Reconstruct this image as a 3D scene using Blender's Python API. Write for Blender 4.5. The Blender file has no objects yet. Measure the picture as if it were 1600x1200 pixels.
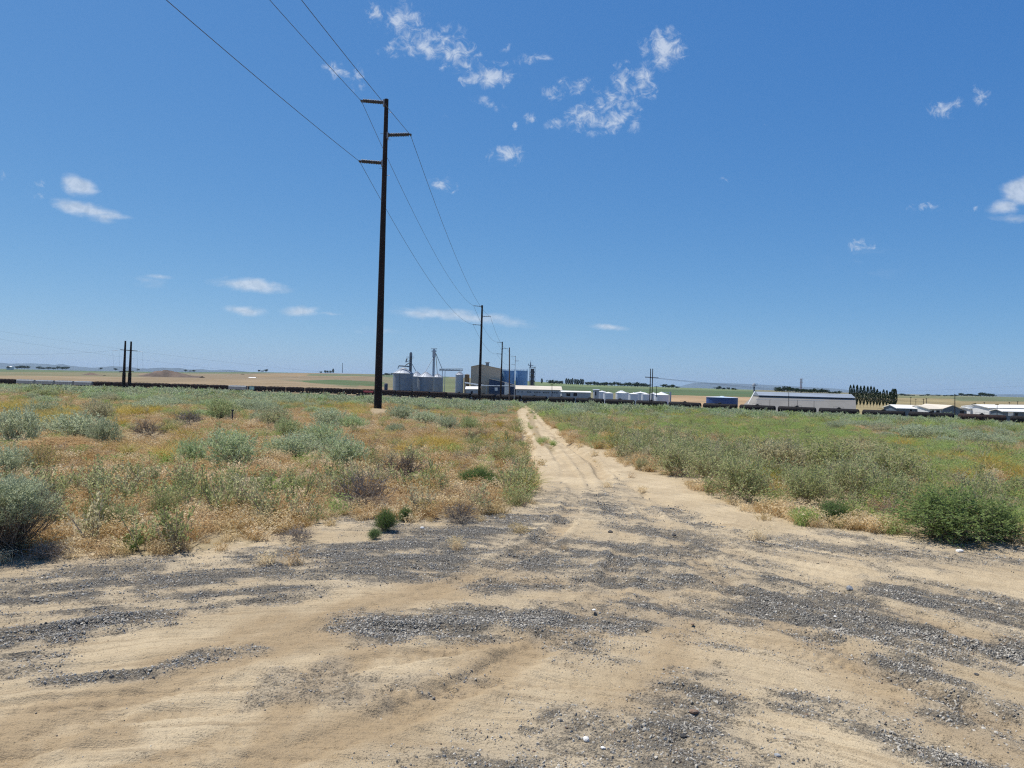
import bpy, math, random
import numpy as np
from mathutils import Vector, Matrix
R = math.radians
SC = bpy.context.scene
COL = SC.collection
# ------------------------------------------------------------------ camera
F, EYE, ROLL = 1186.0, 1.65, R(1.6)
PITCH = math.atan(5.5 / F)
cd = bpy.data.cameras.new('camera'); cam = bpy.data.objects.new('camera', cd); COL.objects.link(cam)
cd.sensor_width = 36.0; cd.lens = 36.0 * F / 1600.0
cd.clip_start = 0.05; cd.clip_end = 90000
cam.matrix_world = Matrix.Translation((0, 0, EYE)) @ Matrix.Rotation(R(90) - PITCH, 4, 'X') @ Matrix.Rotation(ROLL, 4, 'Z')
SC.camera = cam
# ------------------------------------------------------------------ exposure
SC.view_settings.view_transform = 'Standard'; SC.view_settings.look = 'None'
SC.view_settings.gamma = 1.0; SC.view_settings.exposure = 0.27; SC.view_settings.use_curve_mapping = False
SUN_EL, SUN_AZ = R(66), R(-52)          # azimuth from +Y, positive to +X
SKY_STRENGTH, SUN_STRENGTH = 0.12, 4.9
SKYFIT = ((1.061, .698, .369), (.460, .522, .632))
# ------------------------------------------------------------------ node helper
class N:
    def __init__(s, tree): s.t = tree
    def new(s, typ, **kw):
        n = s.t.nodes.new(typ)
        for k, v in kw.items():
            if k.startswith('i_'):
                s.set(n, k[2:], v)
            else: setattr(n, k, v)
        return n
    def set(s, n, key, v):
        sock = n.inputs[int(key) if str(key).isdigit() else key.replace('_', ' ')]
        if isinstance(v, bpy.types.NodeSocket): s.t.links.new(v, sock)
        else: sock.default_value = v
    def math(s, op, a, b=None, c=None, clamp=False):
        n = s.t.nodes.new('ShaderNodeMath'); n.operation = op; n.use_clamp = clamp
        for i, v in enumerate((a, b, c)):
            if v is not None: s.set(n, i, v)
        return n.outputs[0]
    def mix(s, f, a, b, blend='MIX'):
        n = s.t.nodes.new('ShaderNodeMix'); n.data_type = 'RGBA'; n.blend_type = blend; n.clamp_factor = True
        s.set(n, 0, f)
        for i, v in ((6, a), (7, b)):
            if not isinstance(v, bpy.types.NodeSocket) and len(v) == 3: v = (*v, 1)
            s.set(n, i, v)
        return n.outputs[2]
    def ramp(s, v, a, b, lo=0.0, hi=1.0):
        n = s.t.nodes.new('ShaderNodeMapRange'); n.interpolation_type = 'SMOOTHSTEP'
        s.set(n, 0, v)
        for i, x in ((1, a), (2, b), (3, lo), (4, hi)): s.set(n, i, x)
        return n.outputs[0]
    def noise(s, vec, scale, detail=4, rough=0.55, dist=0.0, out=0):
        n = s.t.nodes.new('ShaderNodeTexNoise'); s.set(n, 'Scale', scale); s.set(n, 'Detail', detail)
        s.set(n, 'Roughness', rough); s.set(n, 'Distortion', dist)
        if vec is not None: s.set(n, 'Vector', vec)
        return n.outputs[out]
    def attr(s, name, out='Color'):
        n = s.t.nodes.new('ShaderNodeAttribute'); n.attribute_name = name; return n.outputs[out]
    def vscale(s, vec, sc):
        n = s.t.nodes.new('ShaderNodeVectorMath'); n.operation = 'MULTIPLY'; s.set(n, 0, vec); s.set(n, 1, sc); return n.outputs[0]
# ------------------------------------------------------------------ pixel <-> world helpers (photo pixels, 1600 x 1200)
cr, sr, cp, sp_ = math.cos(ROLL), math.sin(ROLL), math.cos(PITCH), math.sin(PITCH)
def ray(px, py):
    dx, dy = px - 800.0, 600.0 - py
    sx = dx * cr - dy * sr; sy = dx * sr + dy * cr
    return sx, F * cp + sy * sp_, sy * cp - F * sp_
def W(px, py, Y):
    x, y, z = ray(px, py); return Vector((x / y * Y, Y, EYE + z / y * Y))
def proj(X, Y, Z):
    z = Z - EYE
    yc = Y * cp - z * sp_; zc = Y * sp_ + z * cp
    yc = np.where(yc > 0.05, yc, np.nan)
    sx = X / yc * F; sy = zc / yc * F
    return 800 + sx * cr + sy * sr, 600 - (-sx * sr + sy * cr)
# ------------------------------------------------------------------ world: Nishita sky + clouds by direction
w = bpy.data.worlds.new("World"); SC.world = w; w.use_nodes = True
w.node_tree.nodes.clear(); n = N(w.node_tree)
sky = n.new('ShaderNodeTexSky'); sky.sky_type = 'NISHITA'; sky.sun_disc = False
sky.sun_elevation = SUN_EL; sky.sun_rotation = SUN_AZ; sky.altitude = 0; sky.air_density = 0.6; sky.dust_density = 0.5; sky.ozone_density = 1.5
tc = n.new('ShaderNodeTexCoord'); sepd = n.new('ShaderNodeSeparateXYZ', i_Vector=tc.outputs['Generated'])
yy = n.math('MAXIMUM', sepd.outputs[1], 0.02)
uu = n.math('DIVIDE', sepd.outputs[0], yy); vv = n.math('DIVIDE', sepd.outputs[2], yy)
uv = n.new('ShaderNodeCombineXYZ', i_X=uu, i_Y=vv).outputs[0]
def vsub(a, b, op='SUBTRACT'):
    q = n.t.nodes.new('ShaderNodeVectorMath'); q.operation = op; n.set(q, 0, a); n.set(q, 1, b); return q.outputs[0]
wn = vsub(n.noise(uv, 26, 5, 0.62, out=1), (0.5, 0.5, 0.5)); uvw = vsub(uv, n.vscale(wn, (0.05, 0.035, 0)), 'ADD')
# photo pixel x, y, half-width, half-height, tilt degrees, strength : puffy kind
CL = [(585,28,12,22,0,1.0),(632,30,34,34,20,.75),(645,60,40,30,10,.8),(668,75,60,24,0,.95),(712,80,42,22,10,1.0),(718,100,30,18,0,.9),(762,117,42,22,12,1.15),(735,128,22,14,0,.8),
 (690,62,40,18,20,.7),(525,110,22,14,0,.85),(562,118,16,20,0,.75),(610,80,26,12,0,.7),(832,93,28,11,8,.65),(770,165,26,9,-8,.5),(755,157,16,8,0,.5),
 (795,238,34,17,8,.95),(692,291,24,13,0,.85),(828,186,11,10,0,.75),(862,148,20,14,-20,.6),(906,134,34,13,12,.75),(868,194,20,9,10,.6),(800,198,7,8,0,.8),
 (1035,75,38,34,0,1.15),(1028,58,22,22,0,.8),(1005,130,22,28,-10,1.0),(972,128,18,30,0,1.0),(955,155,26,24,0,.9),(915,182,30,22,0,1.1),(955,190,50,18,12,.9),(985,165,34,14,10,.8),
 (1470,172,30,15,8,.8),(1490,165,20,12,0,.6),(1534,150,15,18,0,.75),(1136,279,12,6,0,.5),(1200,193,18,5,0,.4),(1438,327,26,8,10,.65),(1343,384,22,10,25,.75),(1520,326,18,6,0,.55),
 (5,275,12,9,0,.7),(62,290,14,7,0,.45),(66,309,9,8,0,.65),(790,75,12,8,0,.4),(850,92,14,6,0,.35),(700,180,14,8,0,.3)]
# smooth stratified kind
CS = [(124,292,34,17,-20,1.0),(138,329,60,13,-10,1.0),(165,337,40,8,-4,.9),(390,445,62,12,-3,1.0),(379,486,38,9,0,.85),(470,486,30,9,5,.75),(520,491,36,4,0,.4),
 (735,495,98,10,-4,.8),(660,490,60,8,0,.55),(955,512,34,5,0,.65),(225,440,44,10,0,.28),(250,432,24,4,0,.4),(1600,298,40,26,35,1.15),(1575,322,34,13,15,1.0),(1585,342,40,8,0,.5),(1350,415,70,60,0,.12),(600,517,60,8,0,.3),(1340,505,90,16,0,.16),(640,483,34,6,0,.3)]
def blob(lst, vec, soft):
    acc = None
    for (px, py, rx, ry, a, st) in lst:
        x, y, z = ray(px, py)
        m = n.t.nodes.new('ShaderNodeMapping'); m.vector_type = 'TEXTURE'
        n.set(m, 'Vector', vec); m.inputs['Location'].default_value = (x / y, z / y, 0)
        m.inputs['Rotation'].default_value = (0, 0, R(a) - ROLL); m.inputs['Scale'].default_value = (rx * 1.25 / F, ry * 1.25 / F, 1)
        q = n.t.nodes.new('ShaderNodeVectorMath'); q.operation = 'LENGTH'; n.set(q, 0, m.outputs[0])
        v = n.math('MULTIPLY_ADD', q.outputs['Value'], -st, st)
        acc = v if acc is None else n.math('MAXIMUM', acc, v)
    return acc
b1 = blob(CL, uvw, 0)
uvs = vsub(uv, n.vscale(wn, (0.03, 0.010, 0)), 'ADD'); b2 = blob(CS, uvs, 0)
fb = n.noise(uv, 62, 8, 0.68, 0.6); fb2 = n.noise(n.vscale(uv, (1, 3.0, 1)), 14, 6, 0.6, 0.2)
d1 = n.ramp(n.math('ADD', n.math('MULTIPLY', b1, 1.0), n.math('MULTIPLY_ADD', fb, 3.4, -1.8)), 0.0, 1.35)
d1 = n.math('MULTIPLY', d1, n.ramp(b1, 0.0, 0.25))
d2 = n.math('MULTIPLY', n.ramp(n.math('ADD', b2, n.math('MULTIPLY_ADD', fb2, 1.7, -0.9)), 0.0, 0.8), n.ramp(b2, 0.0, 0.16))
d2 = n.math('MINIMUM', d2, n.ramp(b2, 0.0, 0.6, 0.0, 0.95))
dens = n.math('MULTIPLY', n.math('MAXIMUM', d1, d2), 0.7)
dens = n.math('MULTIPLY', dens, n.ramp(sepd.outputs[1], 0.05, 0.2))
sk = n.new('ShaderNodeSeparateColor', i_Color=sky.outputs[0]).outputs; GA, AA = SKYFIT
skyc = n.new('ShaderNodeCombineColor', **{'i_' + c: n.math('MULTIPLY', n.math('POWER', n.math('MULTIPLY', sk[i], SKY_STRENGTH), GA[i]), AA[i] / SKY_STRENGTH) for i, c in enumerate(('Red', 'Green', 'Blue'))}).outputs[0]
cloudc = n.mix(n.ramp(fb, 0.35, 0.65), (3.7, 4.25, 5.0), (5.0, 5.45, 6.1))
bg = n.new('ShaderNodeBackground', i_Color=n.mix(dens, skyc, cloudc), i_Strength=SKY_STRENGTH)
wo = n.new('ShaderNodeOutputWorld'); w.node_tree.links.new(bg.outputs[0], wo.inputs[0])
w.cycles.sampling_method = 'MANUAL'; w.cycles.sample_map_resolution = 512
SC.cycles.use_denoising = False; SC.cycles.filter_width = 1.2
# ------------------------------------------------------------------ sun
ld = bpy.data.lights.new('sun', 'SUN'); ld.energy = SUN_STRENGTH; ld.angle = R(0.53); ld.color = (1.0, 0.955, 0.88)
sun = bpy.data.objects.new('sun', ld); COL.objects.link(sun)
sd = Vector((math.sin(SUN_AZ) * math.cos(SUN_EL), math.cos(SUN_AZ) * math.cos(SUN_EL), math.sin(SUN_EL)))
sun.rotation_euler = sd.to_track_quat('Z', 'Y').to_euler(); sun.location = (0, 0, 60)
# ------------------------------------------------------------------ tagging and mesh building
def tag(o, label=None, cat=None, group=None, kind=None):
    if label: o['label'] = label
    if cat: o['category'] = cat
    if group: o['group'] = group
    if kind: o['kind'] = kind
    return o
def empty(name, loc, rz=0.0):
    o = bpy.data.objects.new(name, None); COL.objects.link(o); o.location = loc; o.rotation_euler = (0, 0, rz); o.empty_display_size = 0.3; return o
def copy_tree(o, parent=None):
    c = o.copy(); COL.objects.link(c); c.parent = parent
    for ch in list(o.children): copy_tree(ch, c)
    return c
def new_mesh(name, V, faces, mats, midx=None, smooth=False, rnd=None):
    """V (n,3) array, faces (m,k) int array or list of lists"""
    me = bpy.data.meshes.new(name)
    if isinstance(faces, np.ndarray):
        m_, k = faces.shape
        me.vertices.add(len(V)); me.vertices.foreach_set('co', np.asarray(V, np.float32).ravel())
        me.loops.add(m_ * k); me.loops.foreach_set('vertex_index', faces.astype(np.int32).ravel())
        me.polygons.add(m_); me.polygons.foreach_set('loop_start', np.arange(0, m_ * k, k, dtype=np.int32))
        try: me.polygons.foreach_set('loop_total', np.full(m_, k, np.int32))
        except Exception: pass
        me.update(calc_edges=True)
    else:
        me.from_pydata([tuple(v) for v in V], [], [list(f) for f in faces])
    for m in (mats if isinstance(mats, (list, tuple)) else [mats]): me.materials.append(m)
    if midx is not None: me.polygons.foreach_set('material_index', np.asarray(midx, np.int32))
    me.polygons.foreach_set('use_smooth', np.full(len(me.polygons), smooth, bool))
    if rnd is not None:
        a = me.attributes.new('rnd', 'FLOAT', 'FACE'); a.data.foreach_set('value', np.asarray(rnd, np.float32))
    me.update(); return me
def link(name, me, parent=None, loc=None):
    o = bpy.data.objects.new(name, me); COL.objects.link(o)
    if parent: o.parent = parent
    if loc is not None: o.location = loc
    return o
class MB:
    def __init__(s): s.v = []; s.f = []; s.m = []
    def add(s, vs, fs, m=0):
        b = len(s.v); s.v += [tuple(v) for v in vs]; s.f += [[b + i for i in f] for f in fs]; s.m += [m] * len(fs)
    def box(s, x0, x1, y0, y1, z0, z1, m=0):
        s.add([(x0,y0,z0),(x1,y0,z0),(x1,y1,z0),(x0,y1,z0),(x0,y0,z1),(x1,y0,z1),(x1,y1,z1),(x0,y1,z1)],
              [(0,3,2,1),(4,5,6,7),(0,1,5,4),(1,2,6,5),(2,3,7,6),(3,0,4,7)], m)
    def tube(s, p, q, r0, r1=None, k=8, m=0, caps=True):
        p, q = Vector(p), Vector(q); r1 = r0 if r1 is None else r1
        d = (q - p).normalized(); a = d.cross(Vector((0, 0, 1)) if abs(d.z) < .9 else Vector((1, 0, 0))).normalized(); b = d.cross(a)
        vs = []
        for c, r in ((p, r0), (q, r1)):
            for i in range(k):
                t = 2 * math.pi * i / k; vs.append(c + (a * math.cos(t) + b * math.sin(t)) * r)
        fs = [(i, (i + 1) % k, k + (i + 1) % k, k + i) for i in range(k)]
        if caps: fs += [tuple(range(k - 1, -1, -1)), tuple(range(k, 2 * k))]
        s.add(vs, fs, m)
    def lathe(s, prof, k=24, c=(0, 0, 0), m=0, axis='Z'):
        vs = []; 
        for (r, h) in prof:
            for i in range(k):
                t = 2 * math.pi * i / k; x, y = r * math.cos(t), r * math.sin(t)
                v = (x, y, h) if axis == 'Z' else (h, x, y)
                vs.append((c[0] + v[0], c[1] + v[1], c[2] + v[2]))
        fs = []
        for j in range(len(prof) - 1):
            for i in range(k): fs.append((j*k+i, j*k+(i+1)%k, (j+1)*k+(i+1)%k, (j+1)*k+i))
        fs.append(tuple(range(k - 1, -1, -1))); L = (len(prof) - 1) * k; fs.append(tuple(range(L, L + k)))
        s.add(vs, fs, m)
    def prism(s, pts, d, m=0):
        """polygon pts (3d) extruded by vector d"""
        k = len(pts); P = [Vector(p) for p in pts]; vs = P + [p + Vector(d) for p in P]
        s.add(vs, [tuple(range(k - 1, -1, -1)), tuple(range(k, 2 * k))] + [(i, (i + 1) % k, k + (i + 1) % k, k + i) for i in range(k)], m)
    def mesh(s, name, mats, smooth=False): return new_mesh(name, s.v, s.f, mats, s.m, smooth)
    def build(s, name, mats, parent=None, loc=None, smooth=False):
        me = s.mesh(name, mats, False)
        if smooth:
            import bmesh
            bm = bmesh.new(); bm.from_mesh(me); bmesh.ops.recalc_face_normals(bm, faces=bm.faces)
            for f in bm.faces: f.smooth = len(f.verts) == 4
            for e in bm.edges:
                if len(e.link_faces) == 2 and e.link_faces[0].normal.angle(e.link_faces[1].normal, 0) > 0.7: e.smooth = False
            bm.to_mesh(me); bm.free()
        return link(name, me, parent, loc)
# ------------------------------------------------------------------ materials
MATS = {}
def mat(name, col, rough=0.7, metal=0.0, var=0.18, scale=2.0, bump=0.0, corr=None, stain=None, spec=0.4):
    if name in MATS: return MATS[name]
    m = bpy.data.materials.new(name); m.use_nodes = True; t = m.node_tree; b = t.nodes['Principled BSDF']; k = N(t)
    tcn = k.new('ShaderNodeTexCoord').outputs['Object']
    nz = k.noise(tcn, scale, 6, 0.62)
    dark = tuple(c * (1 - var) for c in col); lite = tuple(min(1, c * (1 + var)) for c in col)
    c = k.mix(k.ramp(nz, 0.3, 0.7), dark, lite)
    if stain:
        c = k.mix(k.ramp(k.noise(k.vscale(tcn, (1.2, 1.2, 0.18)), scale * 1.6, 5, 0.7), 0.55, 0.75, 0, 0.65), c, stain)
    k.set(b, 'Base Color', c); b.inputs['Roughness'].default_value = rough; b.inputs['Metallic'].default_value = metal
    b.inputs['Specular IOR Level'].default_value = spec
    h = None
    if corr:
        wv = k.new('ShaderNodeTexWave', bands_direction=corr[0], i_Vector=tcn, i_Scale=corr[1]); h = wv.outputs['Fac']
        bp = k.new('ShaderNodeBump', i_Height=h, i_Strength=1.0, i_Distance=corr[2]); k.set(b, 'Normal', bp.outputs[0])
    elif bump:
        bp = k.new('ShaderNodeBump', i_Height=k.noise(tcn, scale * 6, 6, .7), i_Strength=1.0, i_Distance=bump); k.set(b, 'Normal', bp.outputs[0])
    MATS[name] = m; return m
def leafmat(name, c1, c2, trans=0.3, rough=0.8, c3=None):
    m = bpy.data.materials.new(name); m.use_nodes = True; t = m.node_tree; t.nodes.clear(); k = N(t)
    r = k.attr('rnd', 'Fac'); oi = k.new('ShaderNodeObjectInfo').outputs['Random']
    c = k.mix(r, c1, c2)
    if c3: c = k.mix(k.ramp(k.math('ADD', k.math('MULTIPLY', r, .5), oi), 0.8, 1.15), c, c3)
    hv = k.new('ShaderNodeHueSaturation', i_Color=c, i_Value=k.math('MULTIPLY_ADD', oi, 0.45, 0.78), i_Saturation=k.math('MULTIPLY_ADD', oi, -0.3, 1.12))
    d = k.new('ShaderNodeBsdfDiffuse', i_Color=hv.outputs[0], i_Roughness=0.5)
    tr = k.new('ShaderNodeBsdfTranslucent', i_Color=hv.outputs[0])
    mx = k.new('ShaderNodeMixShader', i_Fac=trans); t.links.new(d.outputs[0], mx.inputs[1]); t.links.new(tr.outputs[0], mx.inputs[2])
    o = k.new('ShaderNodeOutputMaterial'); t.links.new(mx.outputs[0], o.inputs[0]); MATS[name] = m; return m
# ------------------------------------------------------------------ numpy noise and stroke masks
_T = np.random.RandomState(7).rand(8, 256, 256)
def vn(x, y, sd=0):
    x = np.asarray(x, float); y = np.asarray(y, float)
    xi = np.floor(x).astype(int); yi = np.floor(y).astype(int); fx = x - xi; fy = y - yi
    fx = fx * fx * (3 - 2 * fx); fy = fy * fy * (3 - 2 * fy); T = _T[sd % 8]; a, b, c, d = xi & 255, (xi + 1) & 255, yi & 255, (yi + 1) & 255
    return (T[a, c] * (1 - fx) + T[b, c] * fx) * (1 - fy) + (T[a, d] * (1 - fx) + T[b, d] * fx) * fy
def fbm(x, y, o=4, sd=0):
    s = 0; a = .5; t = 0
    for i in range(o): s = s + a * vn(x * 2 ** i + 17.3 * i, y * 2 ** i + 9.1 * i, sd + i); t += a; a *= .55
    return s / t
def sst(a, b, x): t = np.clip((x - a) / (b - a), 0, 1); return t * t * (3 - 2 * t)
def stroke(px, py, pts, hw, ys=2.4):
    """soft stroke mask in photo-pixel space: 1 on the line, 0 at distance hw"""
    best = np.full(np.shape(px), 1e9)
    for (x0, y0), (x1, y1) in zip(pts[:-1], pts[1:]):
        dx, dy = x1 - x0, (y1 - y0) * ys; qx, qy = px - x0, (py - y0) * ys
        t = np.clip((qx * dx + qy * dy) / (dx * dx + dy * dy + 1e-9), 0, 1)
        best = np.minimum(best, np.hypot(qx - t * dx, qy - t * dy))
    return np.clip(1 - best / (hw * ys), 0, 1)
def inpoly(px, py, poly):
    c = np.zeros(np.shape(px), bool); k = len(poly)
    for i in range(k):
        x0, y0 = poly[i]; x1, y1 = poly[(i + 1) % k]
        with np.errstate(all='ignore'):
            c ^= ((y0 > py) != (y1 > py)) & (px < (x1 - x0) * (py - y0) / ((y1 - y0) or 1e-9) + x0)
    return c
# ------------------------------------------------------------------ terrain
S_ = [-.9, -.67, -.42, -.17, 0, .25, .45, .67, .9]
PC = [27.0, 27.5, 28.5, 33, 35, 37, 40.5, 46, 48]
YT = [508, 508, 508, 506, 452, 383, 342, 306, 275]
YTf = lambda s: np.interp(s, [-.9, -.25, -.2, -.15, -.1, -.05, 0, .1, .2, .3, .4, .5, .6, .7, .9], [508, 508, 505, 498, 484, 467, 450, 420, 394, 371, 351, 333, 316, 301, 275])
HS = (np.array([0, 150, 300, 400, 580, 700, 800, 900, 1170, 1400, 1600]) - 800) / F
HP = [5, 3.5, 1.0, -2, -4, -3.2, -0.5, 3, 5, 7, 4.5]
RAIL = -12.9
def terr(X, Y, fine=False):
    X = np.asarray(X, float); Y = np.asarray(Y, float)
    Yc = np.maximum(Y, 8.0); s = np.clip(X / Yc, -.9, .9)
    Yp = np.maximum(Y, 0.0)
    yt = YTf(s); pc = np.interp(s, S_, PC) + 6.0
    y1 = yt * 0.52
    b = pc * np.minimum(Yp, y1) / F
    bend = pc * y1 / F; yend = yt - 14
    t = np.clip((Yp - y1) / (yend - y1), 0, 1); b = b + (13.35 - bend) * (t * 0.75 + 0.25 * t * t) * (Yp > y1)
    d = (EYE ** 3 + b ** 3) ** (1 / 3.)
    # track bed level, then plain, then rolling far land
    hp = np.interp(s, HS, HP); far = np.clip((Yp - 760) / 2700, 0, 1)
    d = d * (1 - far) + far * (hp * np.minimum(Yp, 3460) / F)
    d = d + np.where(Yp > 3460, (Yp - 3460) * 0.003, 0)
    z = EYE - d
    z = z + np.where(Yp > 800, (fbm(X / 260., Y / 420., 3, 2) - .5) * 3.2 * np.clip((Yp - 800) / 1500, 0, 1) * np.clip((3400 - Yp) / 900, 0, 1), 0)
    r = np.hypot(X, Y)
    z = z + (fbm(X * .9 + 5, Y * .9, 3, 1) - .5) * 0.07 * np.clip(1.4 - r / 14, .35, 1)
    z = z + (fbm(X * .11 + 3, Y * .11, 3, 3) - .5) * 0.55 * np.clip((r - 14) / 30, 0, 1) * np.clip((420 - r) / 60, 0, 1)
    return z
def ground_at(px, py):
    Ys = np.geomspace(2.0, 3400, 900); x, y, z = ray(px, py)
    Zs = EYE + z / y * Ys; Xs = x / y * Ys; T = terr(Xs, Ys); k = np.argmax(Zs < T)
    if Zs[k] >= T[k]: k = 899
    a = Zs[k - 1] - T[k - 1]; b = T[k] - Zs[k]; f = a / (a + b + 1e-9); Y = Ys[k - 1] + f * (Ys[k] - Ys[k - 1])
    return Vector((x / y * Y, Y, float(terr(x / y * Y, Y))))
# photo-pixel outlines of the bare dirt (cross road + track) and of the gravel streaks
VEG_EDGE_L = [(-900,900),(-200,876),(0,872),(100,868),(200,866),(330,850),(430,836),(500,812),(560,806),(640,812),(720,812),(790,806),(828,792),(826,760),(822,720),(812,685),(803,655),(806,641),(815,634)]
VEG_EDGE_R = [(826,634),(842,645),(858,664),(895,690),(950,706),(1000,736),(1060,748),(1098,772),(1200,800),(1260,822),(1400,836),(1500,845),(1600,852),(1900,872),(2600,900)]
ROAD = VEG_EDGE_L + VEG_EDGE_R + [(2600, 9000), (-900, 9000)]
MIDGRASS = [((829,645),(832,665),(845,690),(862,700)), 7]
GR = [([(400,880),(520,868),(640,855),(740,838),(800,845),(900,866),(1000,873),(1060,885)],19,1.1),([(560,882),(700,868),(860,874),(960,868)],22,1.1),([(740,808),(800,808),(850,806)],12,.85),([(640,838),(720,822),(820,815)],20,.7),
 ([(580,984),(680,978),(760,962),(860,970),(960,966)],19,1.2),([(640,985),(800,978),(900,965)],14,1.0),([(745,912),(800,906),(862,908)],13,1.0),([(905,905),(960,902),(1000,908)],16,.95),
 ([(0,938),(110,922),(220,900)],15,1.0),([(0,1000),(60,985),(120,965),(230,952)],16,1.0),([(0,1015),(40,1005)],18,.9),([(255,945),(340,928),(450,920),(560,900),(620,895)],12,.95),([(100,962),(200,935),(300,905),(400,892)],14,.8),([(240,905),(330,890),(420,880)],14,.8),([(0,905),(130,895),(250,880)],16,.7),
 ([(80,1066),(190,1055),(260,1040),(340,1025),(400,1018)],9,.75),([(0,1050),(60,1040)],14,.4),
 ([(1065,897),(1130,905),(1200,918),(1260,935)],13,1.05),([(1000,952),(1090,958),(1200,962)],17,1.1),([(1200,905),(1290,930),(1375,948),(1420,968)],13,1.05),([(1200,946),(1275,964),(1350,975),(1425,990),(1500,1008),(1600,1026),(1700,1045)],19,1.15),([(1400,925),(1475,940),(1525,950),(1600,966),(1700,985)],17,1.1),([(1480,965),(1600,995),(1700,1010)],10,.75),
 ([(1400,1040),(1430,1062),(1475,1088),(1512,1108),(1600,1150),(1680,1180)],20,.85),([(1500,1120),(1600,1165),(1680,1200)],26,.9),([(1275,1098),(1350,1112),(1400,1138),(1450,1165),(1500,1185),(1570,1200)],17,1.1),
 ([(850,1178),(930,1158),(1020,1150),(1100,1175),(1160,1205)],42,1.15),([(870,1135),(960,1125),(1060,1128)],20,.75),([(1050,1062),(1090,1062),(1125,1090),(1155,1110)],14,.8),([(905,1003),(980,1005)],14,.6),([(1075,990),(1140,1005)],12,.6),([(920,1040),(970,1035)],12,.45),([(805,1100),(860,1098)],14,.4),
 ([(932,778),(975,812),(1050,840),(1110,860),(1180,890)],14,.72),([(1037,797),(1100,825),(1180,848)],8,.6),([(860,770),(880,800)],12,.55),([(960,750),(990,790)],8,.4),([(1190,850),(1350,862),(1500,868),(1620,880)],14,.62),([(1300,835),(1450,850),(1600,862)],12,.5),([(600,1180),(740,1176)],18,.5),([(690,1085),(730,1080)],8,.7),([(640,1062),(740,1055)],14,.35),
 ([(1200,1010),(1300,1025)],16,.45),([(1230,1090),(1300,1095)],14,.5),([(1330,1030),(1420,1040)],14,.45),([(520,800),(600,815)],12,.7)]
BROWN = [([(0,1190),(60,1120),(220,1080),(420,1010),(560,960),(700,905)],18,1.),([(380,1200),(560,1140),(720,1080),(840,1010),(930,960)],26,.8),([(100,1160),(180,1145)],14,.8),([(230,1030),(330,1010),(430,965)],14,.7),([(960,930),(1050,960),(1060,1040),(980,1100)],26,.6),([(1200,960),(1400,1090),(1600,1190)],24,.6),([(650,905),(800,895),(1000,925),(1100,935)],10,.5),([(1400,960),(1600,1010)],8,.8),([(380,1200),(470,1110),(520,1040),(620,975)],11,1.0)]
RUTS = [([(812,650),(818,668),(828,700),(832,740),(836,760)],3.0,.05),([(842,652),(856,672),(890,694),(925,716),(942,745)],3.5,.05),([(870,684),(905,706),(960,740),(1010,775)],2.4,.035),([(1010,775),(1100,810),(1200,850)],4,.03),
 ([(880,700),(905,730),(930,770),(948,800)],3,.02),([(860,690),(866,720),(880,752)],2.4,.02)]
RIDG = []
RIDG_old = [([(0,1052),(100,1045),(220,1058),(330,1046)],5,.035),([(0,1135),(110,1150),(200,1140)],6,.045),([(400,1052),(500,1050),(620,1048)],4,.025),([(440,1118),(560,1112),(680,1095),(760,1090)],6,.03),([(180,1125),(215,1118)],3,.03),([(510,1107),(530,1102)],3,.03),([(560,935),(640,928)],4,.02)]
def gfun(X):
    xs = np.linspace(-14, 14, 600); th = np.clip(-11.5 - 13.4 * xs, -46, 24)
    g = np.concatenate([[0], np.cumsum(np.tan(np.radians(th[:-1])) * np.diff(xs))]); g -= np.interp(0, xs, g)
    return np.interp(X, xs, g)
FIELDS = [  # photo-pixel polygons of far land, base colour
 ([(-900,600),(-900,560),(2500,560),(2500,720),(-900,720)], (.165,.155,.085)),
 ([(-900,540),(120,560),(420,575),(700,578),(700,592),(420,584),(300,583),(0,581),(-900,570)], (.085,.13,.06)),
 ([(-900,590),(0,587),(120,588),(420,592),(560,606),(560,625),(-900,605)], (.25,.185,.11)),
 ([(210,583),(300,585),(430,583),(545,583),(590,590),(590,596),(470,594),(360,592),(230,590)], (.21,.16,.10)),
 ([(395,590),(480,588),(600,590),(600,584),(500,583),(400,584)], (.25,.18,.10)),
 ([(485,584),(600,585),(600,589),(560,588),(480,587)], (.11,.14,.07)),
 ([(468,595),(520,593),(600,597),(600,604),(545,602),(480,598)], (.06,.11,.04)),
 ([(560,602),(610,606),(690,612),(560,612)], (.22,.16,.09)),
 ([(685,590),(712,592),(712,612),(690,612)], (.12,.15,.07)),
 ([(800,590),(900,598),(1180,607),(1180,612),(1040,608),(900,604),(800,600)], (.12,.17,.07)),
 ([(800,600),(900,604),(1040,608),(1190,612),(1190,622),(1050,618),(900,612),(800,610)], (.06,.11,.045)),
 ([(1030,617),(1200,621),(1200,640),(1030,640)], (.34,.23,.13)),
 ([(1320,617),(1700,620),(1700,626),(1500,623),(1320,621)], (.16,.17,.08)),
 ([(1320,621),(1500,623),(1500,650),(1320,650)], (.27,.22,.11)),
 ([(1490,620),(1700,622),(1700,628),(1490,626)], (.11,.14,.07)),
 ([(1490,627),(1700,629),(1700,670),(1490,660)], (.25,.20,.10)),
]
front = np.linspace(-50, 50, 780); side = np.concatenate([np.linspace(50.8, 309.2, 70)])
ang = np.radians(np.concatenate([front, side]))
rad = np.concatenate([np.geomspace(.6, 2, 40)[:-1], np.geomspace(2, 90, 820)[:-1], np.geomspace(90, 3600, 380)[:-1], np.geomspace(3600, 42000, 70)])
A, RR = np.meshgrid(ang, rad); GX = RR * np.sin(A); GY = RR * np.cos(A)
GZ0 = terr(GX, GY)
PX, PY = proj(GX, GY, GZ0)
nanm = ~np.isfinite(PX) | (GY < 0.5); PX = np.where(nanm, 800 + GX * 100, PX); PY = np.where(nanm, 5000, PY)
near = RR < 95
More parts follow.
